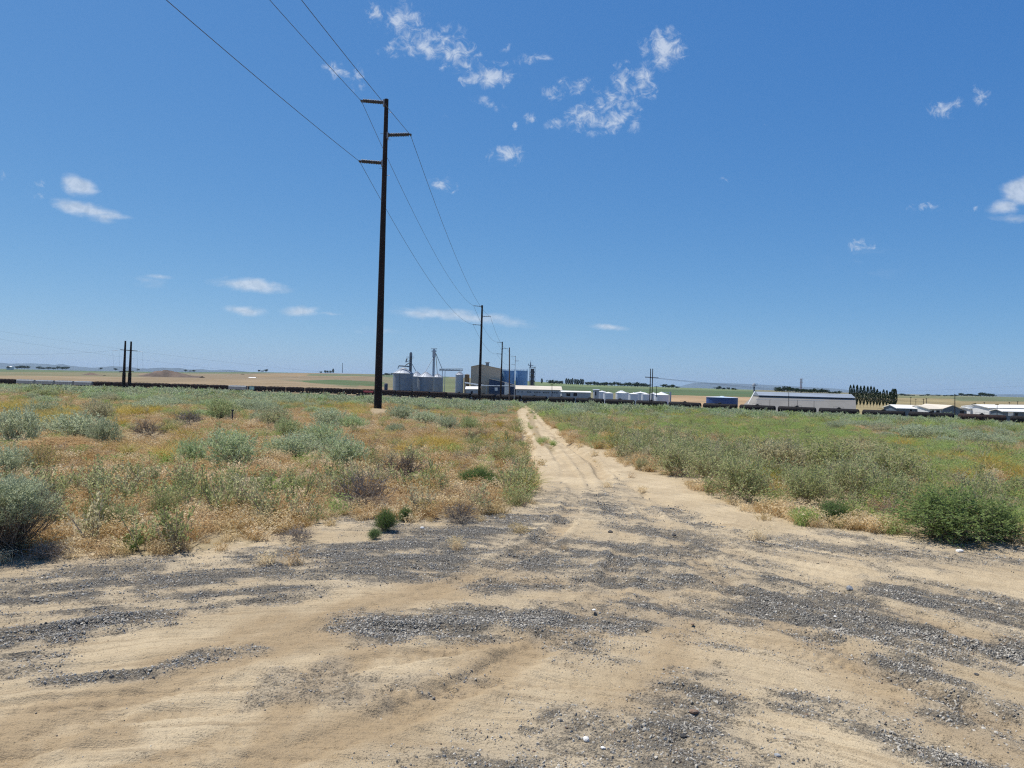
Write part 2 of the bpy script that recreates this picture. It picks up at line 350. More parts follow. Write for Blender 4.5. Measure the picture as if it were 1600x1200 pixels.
warp = (fbm(GX * 1.3, GY * 1.3, 4, 4) - .5); warp2 = (fbm(GX * 5, GY * 5, 3, 5) - .5)
pxw = PX + np.where(near, warp * 110 / np.maximum(RR / 6, 1), 0); pyw = PY + np.where(near, (warp * 22 + warp2 * 14) / np.maximum(RR / 6, 1), 0)
road = inpoly(pxw, pyw, ROAD) & near | (GY < 1) & near
GRm = np.zeros_like(GX)
for pts, hw, st in GR: GRm = np.maximum(GRm, np.where(near, stroke(pxw, pyw, pts, hw * 1.9) ** .8 * st, 0))
phi = GY - gfun(GX)
def streakmod(X, Y, ph): return .38 + .95 * sst(.32, .66, fbm(X * .9 + 3, ph * 5.5, 4, 2) * .6 + .4 * fbm(X * 4, Y * 4, 3, 5))
GRm = GRm * streakmod(GX, GY, phi)
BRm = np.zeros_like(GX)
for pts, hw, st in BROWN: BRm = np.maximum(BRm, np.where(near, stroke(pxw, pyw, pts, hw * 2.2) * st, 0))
outgr = sst(.52, .66, fbm(GX * .8 + 40, GY * .8, 4, 6)) * .7   # gravel streaks outside the photo
GRm = np.where((PY > 1215) & near, outgr, GRm)
GRm = np.where(near & (PY <= 1215), np.maximum(GRm, sst(.56, .75, fbm(GX * 1.7 + 9, GY * 1.7, 4, 2)) * .42 * (PY > 770)), GRm)
TRK_PX = [([(-60,1215),(220,1085),(420,1012),(600,950),(760,895),(880,830),(905,770),(880,720),(850,682),(829,655),(822,640)], .13, .024), ([(330,1215),(560,1140),(760,1060),(880,990),(960,920),(985,840),(960,770),(930,722),(880,688),(850,664),(836,645)], .13, .026),
 ([(1720,1195),(1450,1085),(1240,985),(1120,905),(1040,830),(985,770)], .13, .022), ([(1700,1062),(1500,985),(1300,925),(1150,870),(1050,800)], .13, .024), ([(0,1000),(300,955),(600,925),(900,905),(1200,930),(1500,1000),(1700,1060)], .11, .016),
 ([(-40,1112),(400,1065),(800,1000),(1100,985),(1400,1060),(1650,1180)], .12, .018), ([(-60,1160),(300,1105),(640,1085),(900,1060),(1150,1090)], .10, .014), ([(180,1215),(360,1160),(520,1060),(620,985),(690,930)], .16, .012)]
def chaikin(P, it=2):
    P = np.array(P, float)
    for _ in range(it): P = np.concatenate([P[:1], np.stack([P[:-1] * .75 + P[1:] * .25, P[:-1] * .25 + P[1:] * .75], 1).reshape(-1, 2), P[-1:]])
    return P
TRKW = [(chaikin([tuple(ground_at(*q))[:2] for q in pts]), w_, dp) for pts, w_, dp in TRK_PX]
def tyre(X, Y):
    """rut depth and dampness of the wheel tracks, from world distance to each wheel line"""
    dz = np.zeros(X.shape); tint = np.zeros(X.shape); wob = (fbm(X * 1.1, Y * 1.1, 3, 6) - .5) * .16
    for P, w_, dp in TRKW:
        best = np.full(X.shape, 1e9); al = np.zeros(X.shape); acc = 0
        for (x0, y0), (x1, y1) in zip(P[:-1], P[1:]):
            dx, dy = x1 - x0, y1 - y0; L2 = dx * dx + dy * dy + 1e-9; t = np.clip(((X - x0) * dx + (Y - y0) * dy) / L2, 0, 1); d = np.hypot(X - x0 - t * dx, Y - y0 - t * dy); m = d < best; best = np.where(m, d, best); al = np.where(m, acc + t * math.sqrt(L2), al); acc += math.sqrt(L2)
        best = np.abs(best + wob * .5); inn = 1 - sst(w_ * .7, w_ * 1.05, best); berm = np.exp(-((best - w_ * 1.35) / .045) ** 2); br = .35 + .65 * sst(.35, .6, fbm(X * .7, Y * .7 + 9, 3, 1))
        dz += (-dp * inn + dp * .75 * berm + .0045 * inn * np.sign(np.sin(al * 6.283 / .075 + best * 30))) * br; tint = np.maximum(tint, inn * br)
    return dz, tint
def micro(X, Y, ph, px, py):
    """small relief of the bare dirt"""
    r = np.hypot(X, Y); fd = np.clip(1.15 - r / 60, 0, 1)
    d = ((fbm(X * .35 + 20, ph * 6.0, 3, 4) - .5) * .04 + (fbm(X * .5, ph * 20, 2, 5) - .5) * .018) * fd * np.where(py > 800, 1, .25) + (fbm(X * 6, Y * 6, 3, 6) - .5) * .018 * fd + (fbm(X * 21, Y * 21, 2, 2) - .5) * .008 * fd
    d = d - .009 * (1 - np.abs(2 * fbm(X * .45 + 7, ph * 11, 3, 6) - 1)) ** 9 * np.where(py > 800, 1, .3) * fd - .006 * (1 - np.abs(2 * fbm(X * .8 + 2, ph * 27, 2, 3) - 1)) ** 8 * np.where(py > 860, 1, 0)
    return d
z = GZ0.copy()
fade = np.clip(1.15 - RR / 60, 0, 1)
phi = GY - gfun(GX)
ntr = fbm(GX * .5, phi * 9, 3, 3); z += np.where(road, micro(GX, GY, phi, PX, PY), 0)
sel = road & (RR < 70) & (np.abs(A) < 1.6) | (road & (RR < 30) & (np.abs(A - 6.283) < 1)); dzt, tnt = tyre(GX[sel], GY[sel]); z[sel] += dzt; BRm[sel] = np.maximum(BRm[sel], tnt * .75 * np.clip(1.25 - RR[sel] / 18, .12, 1))
if 0: z += np.where(road, (fbm(GX * .35 + 20, phi * 6.0, 3, 4) - .5) * .05 + (fbm(GX * .5, phi * 20, 2, 5) - .5) * .022, 0) * fade * np.where(PY > 800, 1, .25)
z += GRm * .006 * fade
for pts, hw, dp in RUTS: z -= np.where(near, np.minimum(stroke(PX + warp2 * 10, PY, pts, hw * 1.6, 1.6) * 1.4, 1) * dp * (1 + .0 * RR), 0)
for pts, hw, dp in RIDG: z += np.where(near, stroke(PX, PY + warp2 * 8, pts, hw * 1.5, 2) * dp, 0)
lit = np.where(road, 0., 1.)
for st_ in (9, 6, 3): lit = (lit + np.roll(lit, st_, 0) + np.roll(lit, -st_, 0) + np.roll(lit, st_, 1) + np.roll(lit, -st_, 1)) / 5
mid = np.where(near, stroke(PX, PY, MIDGRASS[0], MIDGRASS[1], 1.3), 0)
vegcov = lit
fcol = np.zeros(GX.shape + (4,)); 
farm = (GY > YTf(np.clip(GX / np.maximum(GY, 8), -.9, .9)) + 8)
px2 = PX + (fbm(GX / 90, GY / 90, 3, 1) - .5) * 16; py2 = PY
for poly, c in FIELDS:
    ii = inpoly(px2, py2, poly) & farm
    fcol[ii, :3] = c
fcol[farm & (fcol[..., 3] == 0) & (fcol[..., 0] == 0), :3] = (.155, .15, .075)
fcol[..., 3] = farm
fvar = .76 + .5 * fbm(GX / 60, GY / 200, 4, 3); fcol[..., :3] *= fvar[..., None]
# ground material
gm = bpy.data.materials.new('dry_ground'); gm.use_nodes = True; t = gm.node_tree; k = N(t); b = t.nodes['Principled BSDF']
pos = k.new('ShaderNodeNewGeometry').outputs['Position']; cov = k.new('ShaderNodeSeparateColor', i_Color=k.attr('cov')); g_, l_, br_ = cov.outputs[0], cov.outputs[1], cov.outputs[2]
ph = k.attr('phi', 'Fac'); sx = k.new('ShaderNodeSeparateXYZ', i_Vector=pos)
stv = k.new('ShaderNodeCombineXYZ', i_X=k.math('MULTIPLY', sx.outputs[0], 0.9), i_Y=k.math('MULTIPLY', ph, 16.0)).outputs[0]
n1 = k.noise(pos, 0.9, 5, .6); n2 = k.noise(pos, 9, 6, .65); n3 = k.noise(pos, 70, 4, .7); st1 = k.noise(stv, 1.0, 5, .65); nf = k.noise(pos, 260, 2, .6)
sand = k.mix(k.ramp(n1, .35, .68), (.40, .315, .20), (.52, .42, .275))
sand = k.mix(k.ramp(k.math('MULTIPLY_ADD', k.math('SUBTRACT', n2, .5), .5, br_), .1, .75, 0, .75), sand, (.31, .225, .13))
sand = k.mix(k.ramp(st1, .48, .68, 0, .55), sand, (.29, .215, .13))
sand = k.mix(k.ramp(n3, .52, .70, 0, .6), sand, (.19, .145, .09)); sand = k.mix(k.ramp(nf, .62, .78, 0, .5), sand, (.10, .08, .06))
vo = k.new('ShaderNodeTexVoronoi', i_Vector=pos, i_Scale=95.0); vo2 = k.new('ShaderNodeTexVoronoi', i_Vector=pos, i_Scale=130.0)
vsep = k.new('ShaderNodeSeparateColor', i_Color=vo.outputs['Color']).outputs[0]
grav = k.mix(k.ramp(vsep, .1, .95), (.13, .115, .095), (.40, .37, .31)); grav = k.mix(k.ramp(vo.outputs['Distance'], .35, .62, 0, .8), grav, (.085, .08, .072))
gfac = k.ramp(k.math('MULTIPLY_ADD', k.math('SUBTRACT', n3, .5), 1.8, k.math('MULTIPLY_ADD', k.math('SUBTRACT', n2, .5), 1.6, g_)), .35, 1.15)
sand = k.mix(k.ramp(g_, .05, .6, 0, .55), sand, (.30, .26, .20))
c = k.mix(gfac, sand, grav)
soil = k.mix(k.ramp(n2, .35, .65), (.25, .19, .115), (.38, .30, .185)); soil = k.mix(k.ramp(k.noise(pos, .35, 4, .6), .45, .62, 0, .7), soil, (.31, .25, .14)); soil = k.mix(k.ramp(n3, .5, .7, 0, .6), soil, (.18, .13, .08))
lf = k.ramp(k.math('MULTIPLY_ADD', k.math('SUBTRACT', n2, .5), 1.8, l_), .25, .8)
c = k.mix(lf, c, soil)
fc = k.new('ShaderNodeAttribute', attribute_name='field'); fcv = k.mix(k.ramp(k.noise(pos, .02, 6, .7), .35, .65, 0, .45), fc.outputs['Color'], (.13, .10, .05))
c = k.mix(fc.outputs['Alpha'], c, fcv)
k.set(b, 'Base Color', c); b.inputs['Roughness'].default_value = .95; b.inputs['Specular IOR Level'].default_value = .12
hh = k.math('ADD', k.math('MULTIPLY', st1, 0.9), k.math('ADD', k.math('MULTIPLY', n2, .5), k.math('ADD', k.math('MULTIPLY', n3, .45), k.math('MULTIPLY', nf, .16))))
hh = k.math('ADD', hh, k.math('MULTIPLY', gfac, k.math('SUBTRACT', 1.0, vo.outputs['Distance'])))
bp = k.new('ShaderNodeBump', i_Height=hh, i_Strength=1.0, i_Distance=.022); k.set(b, 'Normal', bp.outputs[0]); b.inputs['Normal']
nr, na = GX.shape
idx = np.arange(nr * na).reshape(nr, na); nx = np.roll(idx, -1, axis=1)
Q = np.stack([idx[:-1], idx[1:], nx[1:], nx[:-1]], -1)
fr = road[:-1] & road[1:]; trk = fr & (PY[:-1] < 800)
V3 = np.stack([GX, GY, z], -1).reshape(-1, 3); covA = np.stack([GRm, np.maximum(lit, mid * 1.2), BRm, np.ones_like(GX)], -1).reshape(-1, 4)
def sub(name, sel, label, cat=None):
    q = Q[sel].reshape(-1, 4); u, inv = np.unique(q, return_inverse=True)
    me = new_mesh(name, V3[u], inv.reshape(-1, 4)[:, ::-1].copy(), gm, smooth=True)
    for an, dat in (('cov', covA[u]), ('field', fcol.reshape(-1, 4)[u])):
        a = me.attributes.new(an, 'FLOAT_COLOR', 'POINT'); a.data.foreach_set('color', dat.astype(np.float32).ravel())
    a = me.attributes.new('phi', 'FLOAT', 'POINT'); a.data.foreach_set('value', phi.ravel()[u].astype(np.float32))
    o = link(name, me); tag(o, label, None, None, 'structure'); return o
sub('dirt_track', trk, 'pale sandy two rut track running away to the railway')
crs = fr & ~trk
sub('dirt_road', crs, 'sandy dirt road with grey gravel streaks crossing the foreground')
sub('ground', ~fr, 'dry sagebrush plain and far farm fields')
mb = MB(); q = [(float(x), float(y), float(zz)) for x, y, zz in zip(GX[0], GY[0], z[0])]; mb.add([(0, 0, float(z[0].mean()))] + q, [(0, (i + 1) % na + 1, i + 1) for i in range(na)])
o = mb.build('ground_under_camera', gm); tag(o, 'sandy ground underfoot', None, None, 'structure')
print('ground verts', nr * na)
# ------------------------------------------------------------------ plants
def unit(v): return v / (np.linalg.norm(v, axis=-1, keepdims=True) + 1e-9)
class Plant:
    def __init__(s, seed): s.rs = np.random.RandomState(seed); s.V = []; s.Q = []; s.M = []; s.Rn = []; s.n = 0
    def _push(s, V, Q, m, rn):
        s.V.append(V); s.Q.append(Q + s.n); s.M.append(np.full(len(Q), m)); s.Rn.append(rn); s.n += len(V)
    def blades(s, base, d, L, wd, droop, seg=3, m=0):
        rs = s.rs; k = len(base); side = unit(np.cross(d, unit(rs.randn(k, 3)))); hz = d.copy(); hz[:, 2] = 0; hz = unit(hz + rs.randn(k, 3) * [.3, .3, 0])
        ts = np.linspace(0, 1, seg + 1); rows = []
        L = np.broadcast_to(L, (k,))[:, None]; droop = np.broadcast_to(droop, (k,))[:, None]
        for t in ts:
            p = base + d * L * t + (hz * .55 + [0, 0, -.75]) * L * droop * t * t
            w_ = wd * (1 - .75 * t); rows.append(p - side * w_ / 2); rows.append(p + side * w_ / 2)
        V = np.stack(rows, 1).reshape(-1, 3); b = np.arange(k)[:, None] * 2 * (seg + 1)
        Q = np.concatenate([np.stack([b[:, 0] + 2 * j, b[:, 0] + 2 * j + 1, b[:, 0] + 2 * j + 3, b[:, 0] + 2 * j + 2], 1) for j in range(seg)], 0)
        s._push(V, Q, m, np.tile(rs.rand(k), seg)); return p
    def at(s, base, d, L, droop, t):   # point on an unrandomised blade (for leaves along stems)
        return base + d * (L * t)[:, None] + np.array([0, 0, -.5]) * (L * droop * t * t)[:, None]
    def leaves(s, c, d, L, wd, m=0):
        rs = s.rs; k = len(c); side = unit(np.cross(d, rs.randn(k, 3))); L = np.broadcast_to(L, (k,))[:, None]; wd = np.broadcast_to(wd, (k,))[:, None]
        V = np.stack([c, c + d * L * .5 - side * wd / 2, c + d * L, c + d * L * .5 + side * wd / 2], 1).reshape(-1, 3)
        s._push(V, np.arange(4 * k).reshape(k, 4), m, rs.rand(k))
    def mesh(s, name, mats):
        return new_mesh(name, np.concatenate(s.V), np.concatenate(s.Q), mats, np.concatenate(s.M), False, np.concatenate(s.Rn))
def rdir(rs, k, up=1.0, sp=.5):
    a = rs.rand(k) * 2 * math.pi; r = sp * np.sqrt(rs.rand(k)); return unit(np.stack([r * np.cos(a), r * np.sin(a), np.full(k, up)], 1))
def disc(rs, k, r): a = rs.rand(k) * 2 * math.pi; q = r * np.sqrt(rs.rand(k)); return np.stack([q * np.cos(a), q * np.sin(a), np.zeros(k)], 1)
M_sage = leafmat('sage_leaf', (.40, .45, .28), (.62, .66, .46), .45, c3=(.38, .47, .20))
M_sgrn = leafmat('grey_green_leaf', (.32, .39, .16), (.48, .54, .27), .45, c3=(.42, .38, .22))
M_weed = leafmat('weed_leaf', (.34, .39, .16), (.54, .55, .28), .48, c3=(.48, .42, .22))
M_grn = leafmat('green_leaf', (.13, .205, .065), (.28, .375, .145), .35, c3=(.20, .27, .06))
M_yel = leafmat('olive_grass', (.52, .40, .11), (.72, .56, .20), .5, c3=(.22, .25, .07))
M_lime = leafmat('lime_grass', (.34, .44, .13), (.52, .62, .24), .42, c3=(.30, .30, .12))
M_org = leafmat('rusty_grass', (.48, .315, .14), (.70, .52, .27), .48, c3=(.52, .38, .2))
M_straw = leafmat('straw', (.58, .45, .24), (.80, .66, .40), .45)
M_twig = leafmat('grey_twig', (.13, .11, .09), (.32, .27, .225), .08)
M_dead = leafmat('dead_twig', (.27, .205, .15), (.48, .385, .28), .08)
M_dark = leafmat('dark_tree_leaf', (.022, .045, .016), (.05, .085, .028), .15)
def mk_cheat(sd, k=46, h=.34, m0=None):
    p = Plant(sd); rs = p.rs; b = disc(rs, k, .17); d = rdir(rs, k, 1, .8); L = h * (.6 + .6 * rs.rand(k)); p.blades(b, d, L, .011, .25 + .3 * rs.rand(k), 3, 0)
    tip = b + d * L[:, None] * .95 - np.array([0, 0, .2]) * L[:, None] * .5
    for j in range(3): p.leaves(tip + rs.randn(k, 3) * .02, unit(rdir(rs, k, -.3, 1)), .05, .016, 1)
    return p
def mk_weed(sd, k=11, h=.5, nl=20, ll=.06, lw=.018, spread=.55):
    p = Plant(sd); rs = p.rs; b = disc(rs, k, .1); d = rdir(rs, k, 1, spread); L = h * (.6 + .6 * rs.rand(k)); p.blades(b, d, L, .012, .1, 3, 1)
    kk = k * nl; i = np.repeat(np.arange(k), nl); t = .12 + .9 * rs.rand(kk); pos = p.at(b[i], d[i], L[i], .1, t) + rs.randn(kk, 3) * .012
    p.leaves(pos, unit(d[i] * .9 + rs.randn(kk, 3) * .55), ll * (.6 + .8 * rs.rand(kk)) * (1.15 - .5 * t), lw, 0)
    return p
def mk_bushy(sd, R=.5, H=.6, k=26, tw=7, nl=7, ll=.03, lw=.012, tww=.004):
    """many fine branching stems filling a dome"""
    p = Plant(sd); rs = p.rs; b = disc(rs, k, R * .35); a = rs.rand(k) * 6.283; q = np.sqrt(rs.rand(k))
    tip = np.stack([R * .8 * q * np.cos(a), R * .8 * q * np.sin(a), H * np.sqrt(1 - .96 * q * q)], 1); v = tip - b; L = np.linalg.norm(v, axis=1); d = v / L[:, None]; p.blades(b, d, L, .008, .02, 2, 1)
    kk = k * tw; i = np.repeat(np.arange(k), tw); t = .3 + .7 * rs.rand(kk); bb = b[i] + v[i] * t[:, None]; dd = unit(d[i] * .7 + rs.randn(kk, 3) * .6 + [0, 0, .25]); LL = (.14 + .16 * rs.rand(kk)) * (R + H)
    p.blades(bb, dd, LL, tww, .1, 1, 1); kj = kk * nl; j = np.repeat(np.arange(kk), nl); u = rs.rand(kj)
    p.leaves(bb[j] + dd[j] * (LL[j] * u)[:, None], unit(dd[j] * .6 + rs.randn(kj, 3) * .7), ll * (.6 + .8 * rs.rand(kj)), lw, 0)
    return p
def sage_geo(sd, R=.6, H=.6, k=260, nl=14, ll=.04, lw=.013, flat=.5):
    """returns foliage plant and stem plant: lobed dome of upright leafy sprigs"""
    p = Plant(sd); rs = p.rs; nlob = 7; la = rs.rand(nlob) * 6.283; lr = R * .5 * np.sqrt(rs.rand(nlob)); lobe = np.stack([lr * np.cos(la), lr * np.sin(la), H * (.22 + .26 * rs.rand(nlob))], 1); rad = R * (.38 + .2 * rs.rand(nlob))
    i = rs.randint(0, nlob, k); dr = unit(rs.randn(k, 3) * [1, 1, .8] + [0, 0, .25]); pos = lobe[i] + dr * rad[i][:, None] * (.75 + .3 * rs.rand(k))[:, None] * [1, 1, H / R * .95]
    keep = pos[:, 2] > H * .03; pos = pos[keep]; dr = dr[keep]; k = len(pos); d = unit(dr * .6 + [0, 0, .75] + rs.randn(k, 3) * .22); L = (.10 + .10 * rs.rand(k)) * (R + .3)
    st = Plant(sd + 1); st.blades(pos - d * L[:, None] * .2, d, L, .005, .02, 1, 0)
    kj = k * nl; j = np.repeat(np.arange(k), nl); u = rs.rand(kj)
    p.leaves(pos[j] + d[j] * (L[j] * (u * 1.1 - .15))[:, None] + rs.randn(kj, 3) * .014, unit(d[j] + rs.randn(kj, 3) * .5), ll * (.6 + .8 * rs.rand(kj)), lw, 0)
    nb = 46; tgt = pos[rs.randint(0, k, nb)]; b = disc(rs, nb, R * .12); v = tgt - b; LL = np.linalg.norm(v, axis=1); st.blades(b, v / LL[:, None], LL, .016, .04, 3, 0)
    return p, st
def shrub_thing(name, gen_f, gen_s, mf, ms, part='foliage'):
    r = empty(name, (0, 0, 0)); link(part, gen_f.mesh(part, mf), r)
    if gen_s is not None: link('stem', gen_s.mesh('stem', ms), r)
    return r
# ---- prototypes of the shrubs (each is unit sized: about 1.2 wide, .6 high, then scaled)
sage_proto = []
for v in range(4):
    f_, s_ = sage_geo(100 + 7 * v, .62, .66 + .08 * (v % 2), 440, 17, .042, .016)
    sage_proto.append((f_.mesh('foliage', [M_sage if v != 2 else M_sgrn]), s_.mesh('stem', [M_twig])))
sage_lo = []
for v in range(4):
    f_, s_ = sage_geo(200 + 7 * v, .6, .58, 90, 11, .085, .032)
    sage_lo.append((f_.mesh('foliage', [M_sage if v % 4 != 3 else M_sgrn]), s_.mesh('stem', [M_twig])))
def bushmesh(p, a, b2):   # split a two-material plant into foliage and stem meshes
    V = np.concatenate(p.V); Qm = np.concatenate(p.Q); Mi = np.concatenate(p.M); Rn = np.concatenate(p.Rn); out = []
    for mi, nm, mt in ((0, 'foliage', a), (1, 'stem', b2)):
        q = Qm[Mi == mi]; u, inv = np.unique(q, return_inverse=True); out.append(new_mesh(nm, V[u], inv.reshape(-1, 4), [mt], None, False, Rn[Mi == mi]))
    return out
P_green = [bushmesh(mk_bushy(300 + i, .6, .55, 84, 13, 12, .034, .014), M_grn, M_twig) for i in range(2)]
P_gry = [bushmesh(mk_bushy(310 + i, .6, .6, 44, 10, 9, .045, .018, .006), M_weed, M_dead) for i in range(2)]
P_dead = [bushmesh(mk_bushy(320 + i, .6, .5, 40, 9, 3, .03, .008, .010), M_dead, M_twig) for i in range(2)]
P_brn = [bushmesh(mk_bushy(330, .6, .6, 50, 10, 7, .03, .011), M_yel, M_twig)]
def bunch(sd, k=240, m=None):
    p = Plant(sd); rs = p.rs; b = disc(rs, k, .16); p.blades(b, rdir(rs, k, 1, .75), .45 + .35 * rs.rand(k), .011, .25 + .5 * rs.rand(k), 4, 0); return p.mesh('foliage', [m or M_yel])
P_bun = [(bunch(340), None), (bunch(341), None)]
AVOID = [(590, 645, 34, 30)]
def put_shrub(name, meshes, px, base, wpx, hpx, label, cat='shrub', group=None, rz=None, unitw=1.2, unith=.62):
    g = ground_at(px, base); wm = wpx / F * g.y; hm = hpx / F * g.y * (1.02 if name == 'sagebrush' else .9); wm *= 1.3 if name == 'sagebrush' else 1.15; AVOID.append((px, base, wpx, hpx))
    r = empty(name, g, rz if rz is not None else random.random() * 6.28); r.scale = (wm / unitw,) * 2 + (hm / unith,)
    link('foliage', meshes[0], r)
    if meshes[1] is not None: link('stem', meshes[1], r)
    tag(r, label, cat, group); return r
random.seed(5)
pm = Plant(350); rs = pm.rs; b0 = disc(rs, 1500, .6); pm.blades(b0 + np.stack([b0[:, 0] * 0, b0[:, 0] * 0, .28 * (1 - (b0[:, 0] ** 2 + b0[:, 1] ** 2) / .37)], 1), rdir(rs, 1500, .6, 1), .12 + .14 * rs.rand(1500), .012, .6, 3, 0); mound_me = pm.mesh('foliage', [M_org])
# big old sagebrush at the left edge: silvery crown over a skirt of bare dark twigs
g = ground_at(10, 866); r = empty('sagebrush', g, 0.6)
f_, s_ = sage_geo(77, .42, .62, 900, 16, .028, .008)
V_ = np.concatenate(f_.V); keepz = None
for arr in f_.V: arr[:, 2] = arr[:, 2] * .75 + .27
for arr in s_.V[:1]: arr[:, 2] = arr[:, 2] * .75 + .27
link('foliage', f_.mesh('foliage', [M_sage]), r)
tw = Plant(78); rs = tw.rs; k_ = 420; b_ = disc(rs, k_, .13); a_ = rs.rand(k_) * 6.283; q_ = .46 * np.sqrt(rs.rand(k_)); tp_ = np.stack([q_ * np.cos(a_), q_ * np.sin(a_), .30 + .30 * rs.rand(k_)], 1); v_ = tp_ - b_; L_ = np.linalg.norm(v_, axis=1); tw.blades(b_, v_ / L_[:, None], L_, .007, .0, 3, 0)
k2 = 1600; i_ = rs.randint(0, k_, k2); t_ = .3 + .7 * rs.rand(k2); tw.blades(b_[i_] + v_[i_] * t_[:, None], unit(v_[i_] * 1.6 + rs.randn(k2, 3) * .3 + [0, 0, .2]), .12, .004, .1, 2, 0)
k3 = 120; a3 = rs.rand(k3) * 6.283; tw.blades(disc(rs, k3, .2) + [0, 0, .05], unit(np.stack([np.cos(a3), np.sin(a3), .12 + .2 * rs.rand(k3)], 1)), .3 + .35 * rs.rand(k3), .007, .35, 4, 0)
link('stem', tw.mesh('stem', [M_twig]), r); tag(r, 'large old sagebrush at the left frame edge, silvery crown over bare dark twigs', 'shrub')
SG = [(12,744,58,42,'pale sagebrush cut by the left frame edge above the large old one',0),(18,692,70,46,'round sagebrush at the left edge behind the yellow grass',1),(158,697,44,36,'small dark-based sagebrush right of the orange mound of dead grass',1),
 (118,684,92,34,'wide low blue-grey sagebrush left of the small dark-based one',0),(155,657,38,30,'upright sagebrush just beyond the olive bunch grass',2),(345,654,46,30,'green-tinted sagebrush beside the thin dark stake',2),(300,724,44,34,'pale sagebrush left of the big rounded one',0),
 (364,727,80,46,'big rounded sagebrush left of the cluster in mid-field',1),(449,684,44,28,'leaning grey sagebrush above the cluster in mid-field',2),(458,715,68,34,'left bush of the sagebrush cluster in mid-field',0),(497,703,66,36,'middle and tallest bush of the sagebrush cluster',1),
 (537,727,66,42,'dome shaped sagebrush at the right end of the cluster',0),(515,669,52,26,'sagebrush behind the dome shaped one, left of the tall pole',1),(552,671,40,20,'low sagebrush nearest left of the tall pole foot',0),(432,664,50,24,'sagebrush pair member far left behind the leaning grey one',2),
 (616,679,28,16,'small pale sagebrush ball alone in rusty grass right of the tall pole',0),(628,657,44,20,'sagebrush just right of the foot of the tall pole',1),(665,662,46,18,'low sagebrush in the row between tall pole and second pole',0),(702,673,30,18,'greyish sagebrush left of the green round one by the track',3),
 (733,673,32,20,'green round sagebrush close to the left side of the track',2),(1300,673,30,13,'sagebrush in front of the long grey shed',1),(1322,668,28,13,'sagebrush in front of the right end of the grey shed',0),(1432,690,62,22,'broad sagebrush hummock right of the lime grass',1),
 (1477,697,34,14,'low sagebrush at the edge of the rusty clearing',0),(1508,690,44,18,'sagebrush in the middle of the rusty clearing',1),(1566,689,32,18,'sagebrush right of the rusty clearing',0),(1578,701,30,14,'front sagebrush right of the rusty clearing',1),(1480,661,30,14,'sagebrush on the crest below the tank cars at right',0)]
for (x, b_, w_, h_, lb, v) in SG: put_shrub('sagebrush', sage_proto[v], x, b_, w_, h_, lb)
put_shrub('green_weed_bush', P_green[0], 1486, 840, 186, 78, 'large vivid green bush at the right edge of the gravel')
put_shrub('green_weed_bush', P_green[1], 1562, 844, 64, 50, 'yellow-green side of the big green bush at the frame edge')
put_shrub('green_weed_bush', P_green[1], 1303, 815, 60, 34, 'small green weed bush left of the large vivid one')
put_shrub('green_weed_bush', P_green[0], 603, 829, 38, 34, 'bright green weed at the gravel edge, larger of a pair')
put_shrub('green_weed_bush', P_green[1], 634, 813, 25, 21, 'bright green weed at the gravel edge, smaller of a pair')
put_shrub('green_weed_bush', P_green[1], 585, 841, 25, 15, 'tiny green weed growing out of the gravel below the pair')
put_shrub('green_weed_bush', P_green[0], 746, 756, 66, 25, 'flat bright green clump left of the track')
put_shrub('green_weed_bush', P_green[0], 770, 762, 30, 18, 'dull green clump touching the flat bright one')
for (x, b_, w_, h_, lb) in [(1155,782,96,84,'dark grey-green bush at the corner of the track'),(1060,742,78,60,'airy grey-green bush left of the corner bush by the track'),(1003,735,26,22,'small round tumbleweed standing on the sand edge'),(1110,756,80,62,'grey-green bush between the airy one and the corner bush'),
    (1215,742,100,66,'grey-green bush behind the corner bush'),(1262,790,90,70,'rounded grey-green bush right of the yellow tuft'),(1330,784,100,86,'tall grey-green bush left of the vivid green one'),(1290,740,110,60,'grey-green bush in the back of the thicket'),(1390,752,100,60,'grey-green bush behind the tall one in the thicket'),
    (1345,722,90,40,'pale green bush far back in the thicket'),(150,832,54,60,'dark green leafy weed left of the dry clearing'),(195,826,60,48,'leafy weed right of the dark one at left'),(262,812,56,52,'leafy weed in the left field nearest the dead twigs')]:
    put_shrub('weed_bush', P_gry[random.randint(0, 1)], x, b_, w_, h_ * .88, lb)
for (x, b_, w_, h_, lb) in [(716,817,62,42,'brown dead bush lying at the gravel edge'),(462,845,72,28,'grey dead twigs flattened at the gravel edge'),(566,790,110,66,'grey dry bush left of the straw patch'),(625,748,96,52,'pale grey dry bush in rusty grass'),
    (292,664,58,30,'purple-grey dead bush far left'),(232,683,58,36,'brown dead bush behind the blue-grey sagebrush'),(80,872,80,30,'dark dead twigs beside the large old sagebrush'),(700,670,34,18,'grey dead shrub among sagebrush right of the tall pole'),(745,690,60,22,'dull mauve dry bush left of the track')]:
    put_shrub('dead_bush', P_dead[random.randint(0, 1)], x, b_, w_, h_, lb)
put_shrub('olive_bush', P_brn[0], 66, 741, 70, 50, 'olive-brown bush in front of the orange dead grass')
for (x, b_, w_, h_, lb) in [(48,672,96,42,'yellow bunch grass at the far left'),(85,674,60,40,'golden bunch grass right of the yellow one'),(200,714,44,38,'olive bunch grass, left tuft of two'),(258,720,70,44,'olive bunch grass, right tuft of two'),(1216,778,34,40,'yellow-green tuft among the grey-green bushes'),(190,670,30,30,'drooping tan bunch grass beside the upright sagebrush'),(110,668,70,34,'tall yellow bunch grass in the middle of three')]:
    put_shrub('bunch_grass', P_bun[random.randint(0, 1)], x, b_, w_, h_, lb, 'grass tuft', unitw=1.1, unith=.62)
